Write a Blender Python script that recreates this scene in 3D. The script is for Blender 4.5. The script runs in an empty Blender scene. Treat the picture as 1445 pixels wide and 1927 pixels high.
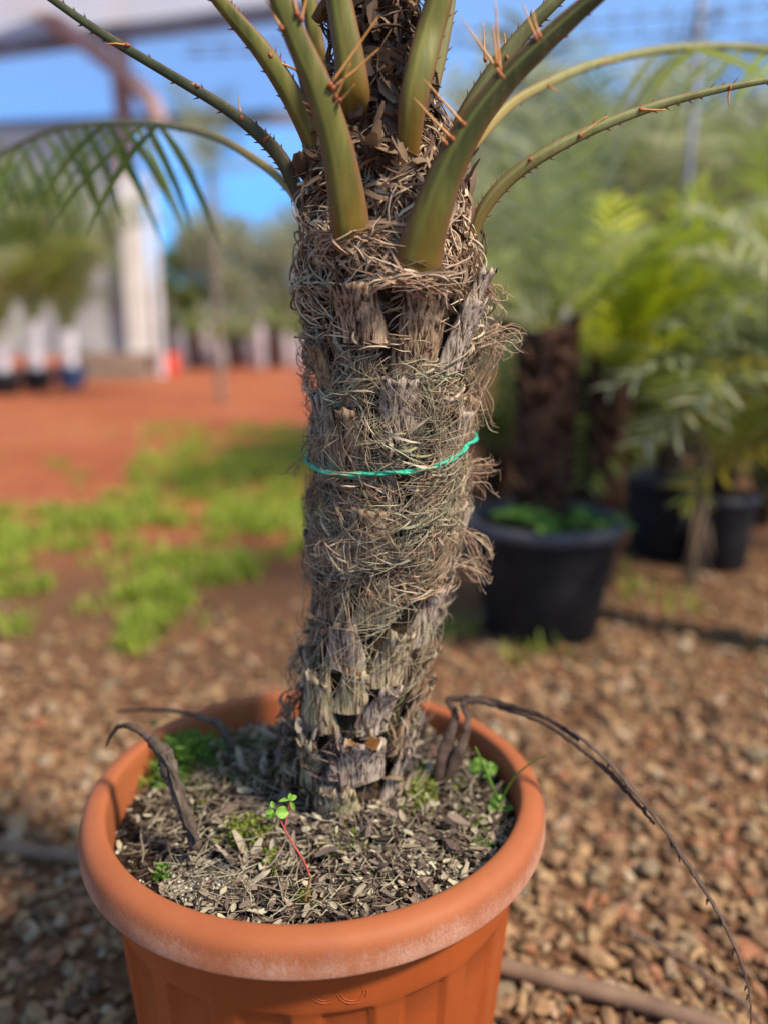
import bpy, math, random
from mathutils import Vector, Matrix, noise
R = math.radians
random.seed(7)
rnd = random.random
uni = random.uniform
sc = bpy.context.scene
C = sc.collection

# ------------------------------------------------------------------ camera
FPX, PITCH, CZ = 1580.0, R(13.2), 0.98
cam_d = bpy.data.cameras.new("camera"); cam = bpy.data.objects.new("camera", cam_d); C.objects.link(cam)
cam.location = (0, 0, CZ); cam.rotation_euler = (R(90) - PITCH, 0, 0)
cam_d.sensor_fit = 'VERTICAL'; cam_d.sensor_height = 36; cam_d.sensor_width = 27
cam_d.lens = 36 * FPX / 1927
cam_d.clip_start = 0.02; cam_d.clip_end = 600
cam_d.dof.use_dof = True; cam_d.dof.focus_distance = 0.835; cam_d.dof.aperture_fstop = 1.45
sc.camera = cam
# ------------------------------------------------------------------ world
SUN_EL, SUN_AZ = R(48), R(124)          # azimuth clockwise from +Y
w = bpy.data.worlds.new("World"); sc.world = w; w.use_nodes = True
nt = w.node_tree; nt.nodes.clear()
sky = nt.nodes.new('ShaderNodeTexSky'); sky.sky_type = 'NISHITA'; sky.sun_disc = False
sky.sun_elevation = SUN_EL; sky.sun_rotation = SUN_AZ; sky.air_density = 1.0; sky.dust_density = 0.3; sky.ozone_density = 2.0
mul = nt.nodes.new('ShaderNodeMixRGB'); mul.blend_type = 'MULTIPLY'; mul.inputs[0].default_value = 1
nt.links.new(sky.outputs[0], mul.inputs[1]); mul.inputs[2].default_value = (0.95, 0.99, 1.0, 1)
bg = nt.nodes.new('ShaderNodeBackground'); bg.inputs[1].default_value = 0.15
out = nt.nodes.new('ShaderNodeOutputWorld')
# added sky tint: deep blue low down, unseen zenith warmed for warmer fill light
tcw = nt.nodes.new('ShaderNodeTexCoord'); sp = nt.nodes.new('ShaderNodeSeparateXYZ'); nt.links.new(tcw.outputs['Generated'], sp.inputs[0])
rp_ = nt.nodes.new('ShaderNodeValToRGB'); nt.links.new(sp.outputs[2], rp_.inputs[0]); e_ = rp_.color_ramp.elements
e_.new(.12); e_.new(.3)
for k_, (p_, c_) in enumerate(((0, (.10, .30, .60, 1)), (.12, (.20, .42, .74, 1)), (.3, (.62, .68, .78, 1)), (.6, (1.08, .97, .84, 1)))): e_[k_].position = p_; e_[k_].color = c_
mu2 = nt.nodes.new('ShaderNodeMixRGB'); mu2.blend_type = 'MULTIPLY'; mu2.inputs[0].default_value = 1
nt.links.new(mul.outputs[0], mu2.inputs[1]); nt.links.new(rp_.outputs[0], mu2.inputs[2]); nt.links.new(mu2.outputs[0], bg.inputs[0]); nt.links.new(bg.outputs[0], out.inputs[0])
# ------------------------------------------------------------------ sun
sd = bpy.data.lights.new("sun", 'SUN'); so = bpy.data.objects.new("sun", sd); C.objects.link(so)
sd.energy = 3.3; sd.angle = R(6); sd.color = (1.0, 0.92, 0.79)
S = Vector((math.sin(SUN_AZ) * math.cos(SUN_EL), math.cos(SUN_AZ) * math.cos(SUN_EL), math.sin(SUN_EL)))
so.rotation_euler = S.to_track_quat('Z', 'Y').to_euler(); so.location = (6, -2, 8)
sc.view_settings.view_transform = 'Standard'; sc.view_settings.look = 'None'
sc.view_settings.exposure = 0.98; sc.view_settings.gamma = 1
sc.cycles.max_bounces = 6; sc.cycles.transparent_max_bounces = 12

# ------------------------------------------------------------------ projection helpers (photo pixel -> place)
FW = Vector((0, math.cos(PITCH), -math.sin(PITCH))); UP = Vector((0, math.sin(PITCH), math.cos(PITCH)))
def ray(px, py): return FW + Vector(((px - 722.5) / FPX, 0, 0)) + UP * ((963.5 - py) / FPX)
def P(px, py, Y):
    d = ray(px, py); t = Y / d.y
    return Vector((d.x * t, Y, CZ + d.z * t))
def G(px, py, z=0.0):
    d = ray(px, py); t = (z - CZ) / d.z
    return Vector((d.x * t, d.y * t, z))
def lerp(a, b, t): return a + (b - a) * t
def interp(tab, x):
    if x <= tab[0][0]: return tab[0][1:]
    for a, b in zip(tab, tab[1:]):
        if x <= b[0]:
            t = (x - a[0]) / (b[0] - a[0]); return tuple(lerp(p, q, t) for p, q in zip(a[1:], b[1:]))
    return tab[-1][1:]
def catmull(pts, n=6):
    """pts: list of tuples/Vectors of any length; smooth resample"""
    pts = [tuple(p) for p in pts]; o = []
    P_ = [pts[0]] + pts + [pts[-1]]
    for i in range(1, len(P_) - 2):
        a, b, c, d = P_[i - 1], P_[i], P_[i + 1], P_[i + 2]
        for k in range(n):
            t = k / n
            o.append(tuple(0.5 * (2 * q + (r - p) * t + (2 * p - 5 * q + 4 * r - s) * t * t + (3 * q - p - 3 * r + s) * t ** 3) for p, q, r, s in zip(a, b, c, d)))
    o.append(pts[-1]); return o

# ------------------------------------------------------------------ materials
def srgb(r, g, b):
    f = lambda c: (c / 255 / 12.92) if c / 255 <= .04045 else ((c / 255 + .055) / 1.055) ** 2.4
    return (f(r), f(g), f(b), 1)
class Mat:
    def __init__(s, name, rough=.7, spec=.3):
        s.m = bpy.data.materials.new(name); s.m.use_nodes = True; s.n = s.m.node_tree.nodes; s.l = s.m.node_tree.links
        s.b = s.n['Principled BSDF']; s.b.inputs['Roughness'].default_value = rough; s.b.inputs['Specular IOR Level'].default_value = spec
    def node(s, t, **k):
        x = s.n.new(t)
        for a, v in k.items(): setattr(x, a, v)
        return x
    def link(s, a, b): s.l.new(a, b)
    def noise(s, scale, detail=4, rough=.6, vec=None, stretch=None):
        x = s.node('ShaderNodeTexNoise'); x.inputs['Scale'].default_value = scale; x.inputs['Detail'].default_value = detail; x.inputs['Roughness'].default_value = rough
        v = vec or s.tc('Object')
        if stretch:
            mp = s.node('ShaderNodeMapping'); mp.inputs['Scale'].default_value = stretch; s.link(v, mp.inputs[0]); v = mp.outputs[0]
        s.link(v, x.inputs['Vector']); return x.outputs['Fac']
    def tc(s, which):
        if not hasattr(s, '_tc'): s._tc = s.node('ShaderNodeTexCoord')
        return s._tc.outputs[which]
    def island(s):
        return s.node('ShaderNodeNewGeometry').outputs['Random Per Island']
    def ramp(s, fac, stops, interp='LINEAR'):
        x = s.node('ShaderNodeValToRGB'); x.color_ramp.interpolation = interp; e = x.color_ramp.elements
        while len(e) < len(stops): e.new(.5)
        for i, (p, c) in enumerate(stops): e[i].position = p; e[i].color = c
        s.link(fac, x.inputs[0]); return x.outputs[0]
    def mix(s, fac, a, b, mode='MIX'):
        x = s.node('ShaderNodeMixRGB', blend_type=mode)
        for i, v in ((0, fac), (1, a), (2, b)):
            if isinstance(v, (int, float)): x.inputs[i].default_value = v
            elif isinstance(v, tuple): x.inputs[i].default_value = v
            else: s.link(v, x.inputs[i])
        return x.outputs[0]
    def math(s, op, a, b=0.0, c=0.0):
        x = s.node('ShaderNodeMath', operation=op)
        for i, v in enumerate((a, b, c)):
            if isinstance(v, (int, float)): x.inputs[i].default_value = v
            else: s.link(v, x.inputs[i])
        return x.outputs[0]
    def col(s, c):
        if isinstance(c, tuple): s.b.inputs['Base Color'].default_value = c
        else: s.link(c, s.b.inputs['Base Color'])
    def bump(s, fac, strength=.5, dist=.002):
        x = s.node('ShaderNodeBump'); x.inputs['Strength'].default_value = strength; x.inputs['Distance'].default_value = dist
        s.link(fac, x.inputs['Height']); s.link(x.outputs[0], s.b.inputs['Normal'])
    def translucent(s, fac, c):
        t = s.node('ShaderNodeBsdfTranslucent')
        if isinstance(c, tuple): t.inputs[0].default_value = c
        else: s.link(c, t.inputs[0])
        mx = s.node('ShaderNodeMixShader'); mx.inputs[0].default_value = fac
        s.link(s.b.outputs[0], mx.inputs[1]); s.link(t.outputs[0], mx.inputs[2])
        s.link(mx.outputs[0], s.n['Material Output'].inputs[0])
    def sep_uv(s):
        x = s.node('ShaderNodeSeparateXYZ'); s.link(s.tc('UV'), x.inputs[0]); return x.outputs[0], x.outputs[1]

def simple(name, stops, scale=20, rough=.7, spec=.3, bump=.3, dist=.002, island=False, stretch=None, trans=0):
    m = Mat(name, rough, spec)
    n = m.noise(scale, stretch=stretch)
    if island:
        c = m.ramp(m.island(), stops)
        c = m.mix(.35, c, m.ramp(n, [(.3, (.35, .35, .35, 1)), (.7, (1, 1, 1, 1))]), 'MULTIPLY')
    else: c = m.ramp(n, stops)
    m.col(c)
    if bump: m.bump(n, bump, dist)
    if trans: m.translucent(trans, c)
    return m.m

M = {}
# terracotta plastic, with chalky bloom low on the rim
def pot_mat(rim):
    m = Mat('terracotta_rim' if rim else 'terracotta_wall', .62 if rim else .45, .25)
    base = m.ramp(m.noise(9, 5), [(.3, srgb(150, 80, 44)), (.7, srgb(163, 92, 53))]) if rim else m.ramp(m.noise(6, 5), [(.3, srgb(148, 68, 28)), (.7, srgb(160, 76, 33))])
    if rim:
        geo = m.node('ShaderNodeSeparateXYZ'); m.link(m.tc('UV'), geo.inputs[0])
        v = geo.outputs[1]
        n1 = m.noise(330, 10, .85, stretch=(1, 1, .6)); n2 = m.noise(17, 5)
        th = m.math('ADD', m.math('MULTIPLY', v, 1.5), m.math('MULTIPLY', n2, .9))
        k = m.math('ADD', th, m.math('MULTIPLY', n1, 2.4))
        mask = m.ramp(k, [(.0, (0, 0, 0, 1)), (1, (1, 1, 1, 1))])
        rr = m.node('ShaderNodeMapRange'); rr.inputs[1].default_value = 2.08; rr.inputs[2].default_value = 2.65; rr.clamp = True; m.link(k, rr.inputs[0])
        pt = m.ramp(m.noise(11, 6, .75, stretch=(1, 1, .35)), [(.36, (.12, .12, .12, 1)), (.6, (.62, .62, .62, 1))])
        fn = m.ramp(m.noise(420, 4, .8), [(.35, (.35, .35, .35, 1)), (.6, (1, 1, 1, 1))])
        base = m.mix(m.math('MULTIPLY', m.math('MULTIPLY', rr.outputs[0], pt), fn), base, srgb(206, 166, 142))
        sp = m.noise(45, 8, .8)
        base = m.mix(m.ramp(sp, [(.62, (0, 0, 0, 1)), (.70, (.6, .6, .6, 1))]), base, srgb(112, 56, 34))
        base = m.mix(m.ramp(m.noise(7, 6, .7), [(.5, (0, 0, 0, 1)), (.75, (.3, .3, .3, 1))]), base, srgb(132, 72, 46))
        m.bump(m.math('ADD', m.math('MULTIPLY', rr.outputs[0], n1), m.math('MULTIPLY', m.noise(60, 6), .4)), .5, .0015)
        m.n.remove(mask.node)
    else:
        sp = m.noise(220, 3, .8)
        base = m.mix(m.ramp(sp, [(.68, (0, 0, 0, 1)), (.74, (.45, .45, .45, 1))]), base, srgb(196, 136, 100))
        st = m.noise(30, 6, .7, stretch=(1, 1, .12))
        base = m.mix(m.ramp(st, [(.45, (0, 0, 0, 1)), (.75, (.35, .35, .35, 1))]), base, srgb(124, 52, 24))
        m.bump(m.noise(25, 6), .25, .003)
    m.col(base); return m.m
M['rim'] = pot_mat(True); M['wall'] = pot_mat(False)
M['soil'] = simple('dark_potting_soil', [(.3, srgb(30, 22, 17)), (.6, srgb(62, 48, 38)), (.8, srgb(96, 82, 66))], 90, .95, .1, 1.0, .006)
M['chip'] = simple('dry_litter', [(0, srgb(66, 52, 45)), (.25, srgb(112, 92, 80)), (.5, srgb(142, 122, 102)), (.75, srgb(174, 158, 132)), (.93, srgb(186, 176, 142)), (1, srgb(100, 70, 66))], 120, .85, .15, .4, .001, True)
M['crumb'] = simple('pale_crumbs', [(0, srgb(120, 106, 88)), (.5, srgb(178, 166, 142)), (1, srgb(206, 198, 178))], 200, .9, .1, .4, .001, True)
M['moss'] = simple('moss', [(0, srgb(84, 96, 34)), (.5, srgb(122, 132, 48)), (1, srgb(156, 158, 70))], 100, .8, .2, 0, .001, True, trans=.25)
M['weed'] = simple('weed_leaf', [(0, srgb(78, 118, 40)), (.5, srgb(112, 148, 54)), (1, srgb(146, 176, 80))], 100, .6, .3, 0, .001, True, trans=.35)
M['seedleaf'] = simple('seedling_leaf', [(.3, srgb(120, 168, 50)), (.7, srgb(160, 200, 84))], 200, .5, .3, .2, .0005, trans=.35)
M['redstem'] = simple('red_stem', [(.3, srgb(160, 62, 56)), (.7, srgb(190, 92, 76))], 60, .5, .3, .2, .0005)
M['oldstem'] = simple('tan_stem', [(.3, srgb(132, 92, 48)), (.7, srgb(160, 120, 66))], 60, .6, .3, .2, .0005)
M['stalk'] = simple('dead_stalk_bark', [(.3, srgb(52, 42, 36)), (.55, srgb(88, 74, 62)), (.8, srgb(128, 112, 94))], 60, .85, .2, .9, .002, stretch=(1, 1, .3))
M['deadleaf'] = simple('dead_frond_brown', [(.3, srgb(50, 36, 30)), (.55, srgb(84, 64, 52)), (.8, srgb(120, 98, 80))], 40, .75, .3, .6, .001)
M['core'] = simple('trunk_core', [(.3, srgb(34, 25, 18)), (.6, srgb(74, 58, 42)), (.8, srgb(104, 90, 62))], 70, .95, .1, 1.0, .006)
def fibre(name, cols, trans=.12):
    m = Mat(name, .75, .2)
    c = m.ramp(m.island(), [(i / (len(cols) - 1), srgb(*q)) for i, q in enumerate(cols)])
    n = m.noise(18, 3)
    c = m.mix(.55, c, m.ramp(n, [(.35, (.5, .5, .48, 1)), (.65, (1, 1, 1, 1))]), 'MULTIPLY')
    m.col(c); m.translucent(trans, c); return m.m
M['fib_tan'] = fibre('tan_fibre', [(88, 64, 48), (160, 126, 98), (202, 168, 132), (226, 198, 162), (150, 118, 92), (200, 154, 124), (234, 210, 176)])
M['fib_pale'] = fibre('pale_straw', [(176, 146, 114), (214, 186, 150), (232, 208, 176), (196, 164, 134)])
M['fib_grey'] = fibre('grey_green_fibre', [(104, 94, 72), (160, 144, 116), (196, 178, 146), (144, 142, 100), (208, 194, 164), (170, 144, 122)])
M['fib_dark'] = fibre('dark_sheath', [(48, 34, 28), (92, 68, 52), (126, 98, 74), (154, 124, 96), (70, 50, 44)], .08)
M['shred'] = fibre('grey_brown_shreds', [(58, 44, 42), (96, 80, 74), (134, 116, 104), (88, 66, 62), (158, 144, 124)], .08)
def stub_mat(name, a, b, c, moss=0):
    m = Mat(name, .8, .2)
    n = m.noise(230, 8, .7, stretch=(1, 1, .06)); n2 = m.noise(30, 4)
    col = m.ramp(n, [(.41, a), (.47, b), (.57, c)])
    col = m.mix(.6, col, m.ramp(n2, [(.35, (.45, .42, .4, 1)), (.65, (1, 1, 1, 1))]), 'MULTIPLY')
    if moss: col = m.mix(m.ramp(m.noise(45, 5), [(.5, (0, 0, 0, 1)), (.65, (moss, moss, moss, 1))]), col, srgb(126, 124, 66))
    m.col(col); m.bump(m.math('ADD', n, m.math('MULTIPLY', n2, .5)), 1.0, .0035); return m.m
M['stub_brown'] = stub_mat('cut_leaf_base', srgb(34, 22, 16), srgb(130, 98, 72), srgb(194, 162, 128))
M['stub_grey'] = stub_mat('weathered_leaf_base', srgb(44, 32, 27), srgb(156, 130, 110), srgb(212, 190, 166))
M['stub_tan'] = stub_mat('tan_leaf_base', srgb(92, 66, 44), srgb(158, 126, 88), srgb(184, 152, 112))
M['stub_moss'] = stub_mat('mossy_leaf_base', srgb(38, 28, 22), srgb(146, 122, 90), srgb(214, 194, 156), .5)
M['amber'] = simple('amber_cut', [(.3, srgb(86, 52, 22)), (.7, srgb(136, 88, 36))], 60, .45, .4, .3, .001)
M['cut'] = simple('dark_cut_face', [(.3, srgb(56, 44, 38)), (.7, srgb(112, 98, 86))], 120, .8, .2, .8, .002)
def petiole_mat(name, green, edge, base, pale, dark=False):
    m = Mat(name, .55, .22)
    u, v = m.sep_uv()
    n = m.noise(60, 5, .6, stretch=(1, 1, .1)); nb = m.noise(14, 3)
    g = m.ramp(n, [(.3, green), (.7, pale)])
    g = m.mix(.9, green, g)
    if dark: g = m.mix(m.ramp(v, [(.3, (0, 0, 0, 1)), (.6, (.85, .85, .85, 1))]), g, srgb(48, 48, 26))
    lo = m.math('ADD', v, m.math('MULTIPLY', m.math('SUBTRACT', nb, .5), .18))
    g = m.mix(m.ramp(lo, [(.0, (1, 1, 1, 1)), (.35, (.0, .0, .0, 1))]), g, base)
    # distance from leaf margin: u=0 and .5 are the two margins
    d = m.math('ABSOLUTE', m.math('SINE', m.math('MULTIPLY', u, 2 * math.pi)))
    e = m.ramp(m.math('ADD', d, m.math('MULTIPLY', m.math('SUBTRACT', n, .5), .35)), [(.42, (.95, .95, .95, 1)), (.86, (0, 0, 0, 1))])
    g = m.mix(e, g, edge)
    ridge = m.ramp(m.math('ABSOLUTE', m.math('SUBTRACT', u, .205)), [(.008, (.7, .7, .7, 1)), (.035, (0, 0, 0, 1))])
    g = m.mix(ridge, g, pale)
    sp = m.noise(260, 2, .8); g = m.mix(m.ramp(sp, [(.66, (0, 0, 0, 1)), (.72, (.4, .4, .4, 1))]), g, srgb(120, 98, 66))
    m.col(g); sc_ = m.noise(38, 8, .8, stretch=(1, 1, .35)); g = m.mix(m.ramp(sc_, [(.56, (0, 0, 0, 1)), (.66, (.55, .55, .55, 1))]), g, srgb(128, 104, 74)); m.col(g)
    m.bump(m.math('ADD', n, sc_), .45, .001); return m.m
M['pet_front'] = petiole_mat('front_petiole', srgb(62, 68, 22), srgb(112, 78, 46), srgb(138, 96, 26), srgb(112, 108, 48), True)
M['pet'] = petiole_mat('green_petiole', srgb(66, 72, 24), srgb(120, 82, 48), srgb(136, 92, 24), srgb(128, 120, 54))
M['pet_dark'] = petiole_mat('dark_petiole', srgb(48, 56, 34), srgb(82, 60, 48), srgb(92, 70, 48), srgb(80, 84, 52))
M['pet_pale'] = petiole_mat('pale_petiole', srgb(112, 114, 62), srgb(124, 94, 60), srgb(140, 112, 50), srgb(148, 144, 92))
M['spine'] = simple('orange_spine', [(.3, srgb(196, 128, 58)), (.7, srgb(214, 154, 82))], 80, .45, .4, .1, .0005)
M['spinebase'] = simple('rust_spine_base', [(.3, srgb(140, 72, 42)), (.7, srgb(170, 96, 58))], 80, .6, .3, .3, .0005)
def leafm(name, cols, trans=.35):
    m = Mat(name, .5, .35)
    n = m.noise(6, 3)
    c = m.ramp(m.island(), [(i / (len(cols) - 1), srgb(*q)) for i, q in enumerate(cols)])
    c = m.mix(.4, c, m.ramp(n, [(.35, (.6, .6, .6, 1)), (.65, (1, 1, 1, 1))]), 'MULTIPLY')
    m.col(c); m.translucent(trans, c); return m.m
M['leaf_dark'] = leafm('dark_palm_leaflet', [(74, 90, 40), (100, 118, 52), (128, 140, 72)], .5)
M['leaf_deep'] = leafm('deep_green_leaflet', [(34, 42, 22), (52, 64, 30), (72, 84, 42)], .15)  # leaf colour darkened to stand for the shade low among the palms
M['leaf_green'] = leafm('green_palm_leaflet', [(112, 128, 44), (146, 158, 60), (172, 178, 92), (132, 142, 58)], .55)
M['leaf_grey'] = leafm('grey_green_leaflet', [(146, 152, 104), (174, 176, 128), (196, 194, 152)], .5)
M['leaf_lime'] = leafm('lime_leaflet', [(176, 190, 34), (200, 206, 44), (216, 214, 60)], .5)
M['leaf_yellow'] = leafm('yellowing_leaflet', [(150, 140, 44), (184, 164, 60), (140, 146, 66)], .45)
M['leaf_dry'] = leafm('dry_leaflet', [(112, 92, 72), (140, 116, 92), (160, 136, 108)], .2)
M['tree_olive'] = leafm('olive_tree_leaf', [(146, 148, 112), (176, 174, 138), (196, 192, 158)], .5)
M['tree_green'] = leafm('green_tree_leaf', [(62, 80, 36), (92, 104, 40), (140, 140, 50)], .3)
M['bark_dark'] = simple('dark_palm_trunk', [(.3, srgb(42, 28, 22)), (.6, srgb(82, 58, 44)), (.8, srgb(104, 78, 58))], 40, .95, .1, 1, .012)
M['bark_pale'] = simple('pale_bark', [(.3, srgb(120, 106, 92)), (.7, srgb(168, 154, 138))], 12, .9, .1, .6, .008)
M['white'] = simple('white_wrap', [(.3, srgb(206, 196, 196)), (.7, srgb(228, 222, 222))], 8, .7, .2, .3, .004)
M['greybag'] = simple('grey_lilac_bag', [(.3, srgb(150, 136, 138)), (.7, srgb(192, 178, 176))], 9, .7, .2, .4, .01)
M['blackpot'] = simple('black_plastic', [(.35, srgb(26, 24, 25)), (.7, srgb(40, 36, 36))], 14, .6, .2, .3, .002)
M['blackrim'] = simple('scuffed_black_rim', [(.35, srgb(58, 54, 56)), (.7, srgb(84, 80, 82))], 14, .6, .3, .3, .002)  # lighter grey than the pot wall
M['bluepot'] = simple('blue_plastic', [(.3, srgb(46, 60, 92)), (.7, srgb(60, 78, 112))], 14, .5, .3, .2, .002)
M['redpot'] = simple('red_plastic', [(.3, srgb(216, 70, 44)), (.7, srgb(232, 84, 54))], 14, .5, .3, .2, .002)
M['twine'] = simple('green_twine', [(.3, srgb(32, 140, 104)), (.7, srgb(70, 190, 148))], 300, .45, .4, .8, .0008, stretch=(1, 1, .3))
M['pipe'] = simple('brown_pipe', [(.3, srgb(104, 78, 60)), (.7, srgb(138, 108, 84))], 20, .6, .3, .3, .001)
M['twig'] = simple('twig', [(.3, srgb(96, 76, 62)), (.7, srgb(134, 110, 92))], 30, .8, .2, .3, .001)
M['wire'] = simple('rusty_wire', [(.3, srgb(88, 78, 74)), (.7, srgb(120, 104, 94))], 60, .5, .5, .1, .001)
M['concrete'] = simple('concrete', [(.3, srgb(128, 108, 92)), (.7, srgb(160, 136, 116))], 4, .9, .1, .4, .01)
M['column'] = simple('cream_column', [(.3, srgb(208, 196, 184)), (.7, srgb(228, 218, 208))], 3, .8, .2, .2, .005)
M['rust'] = simple('rusty_beam', [(.3, srgb(150, 116, 106)), (.7, srgb(186, 150, 140))], 5, .85, .2, .4, .005)
M['steel'] = simple('grey_steel', [(.3, srgb(106, 104, 110)), (.7, srgb(140, 138, 144))], 5, .6, .4, .1, .002)
M['panel'] = simple('grey_panel', [(.3, srgb(168, 162, 158)), (.7, srgb(196, 188, 182))], 1.2, .7, .2, .2, .01)
def film(name, c, alpha, tr=.5):
    m = Mat(name, .6, .3); n = m.noise(1.3, 4)
    cc = m.ramp(n, [(.3, tuple(x * .85 for x in c[:3]) + (1,)), (.7, c)]); m.col(cc)
    t = m.node('ShaderNodeBsdfTranslucent'); m.link(cc, t.inputs[0]); mx = m.node('ShaderNodeMixShader'); mx.inputs[0].default_value = tr
    m.link(m.b.outputs[0], mx.inputs[1]); m.link(t.outputs[0], mx.inputs[2])
    tp = m.node('ShaderNodeBsdfTransparent'); m2 = m.node('ShaderNodeMixShader'); m2.inputs[0].default_value = alpha
    m.link(tp.outputs[0], m2.inputs[1]); m.link(mx.outputs[0], m2.inputs[2]); m.link(m2.outputs[0], m.n['Material Output'].inputs[0]); return m.m
M['film_white'] = film('white_film', srgb(228, 224, 228), .95, .6)
M['film_blue'] = film('clear_bluish_film', srgb(170, 190, 240), .28, .6)
M['net'] = film('pale_shade_net', srgb(206, 184, 176), .8, .45)

# red earth
m = Mat('red_earth', .95, .1)
n1 = m.noise(.9, 6, .65); n2 = m.noise(14, 6, .7); n3 = m.noise(60, 4, .7)
c = m.ramp(n1, [(.3, srgb(150, 82, 54)), (.52, srgb(176, 100, 66)), (.75, srgb(194, 126, 92))])
c = m.mix(.4, c, m.ramp(n2, [(.3, (.5, .45, .42, 1)), (.7, (1, 1, 1, 1))]), 'MULTIPLY')
# compacted brown gravelly soil near the pots
sx = m.node('ShaderNodeSeparateXYZ'); m.link(m.tc('Object'), sx.inputs[0])
a = m.math('SUBTRACT', m.math('ADD', sx.outputs[1], m.math('MULTIPLY', n1, 1.2)), m.math('MULTIPLY', m.math('MAXIMUM', sx.outputs[0], 0), 4.5))
mr = m.node('ShaderNodeMapRange'); mr.inputs[1].default_value = 3.6; mr.inputs[2].default_value = 4.7; mr.inputs[3].default_value = 1; mr.inputs[4].default_value = 0; mr.clamp = True; m.link(a, mr.inputs[0])
c = m.mix(mr.outputs[0], c, m.ramp(n3, [(.3, srgb(74, 50, 36)), (.55, srgb(122, 86, 60)), (.75, srgb(150, 112, 80))]))
m.col(c); m.bump(m.math('ADD', n2, n3), .8, .02); M['earth'] = m.m
M['pebble'] = simple('pebbles', [(0, srgb(92, 68, 50)), (.2, srgb(132, 98, 70)), (.4, srgb(152, 116, 82)), (.6, srgb(172, 136, 96)), (.75, srgb(128, 110, 84)), (.9, srgb(156, 98, 66)), (1, srgb(180, 158, 128))], 40, .85, .2, .5, .004, True)
M['grass'] = simple('grass_blade', [(0, srgb(112, 134, 36)), (.4, srgb(154, 172, 48)), (.8, srgb(182, 190, 78)), (1, srgb(180, 158, 92))], 30, .6, .3, 0, .001, True, trans=.4)

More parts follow.
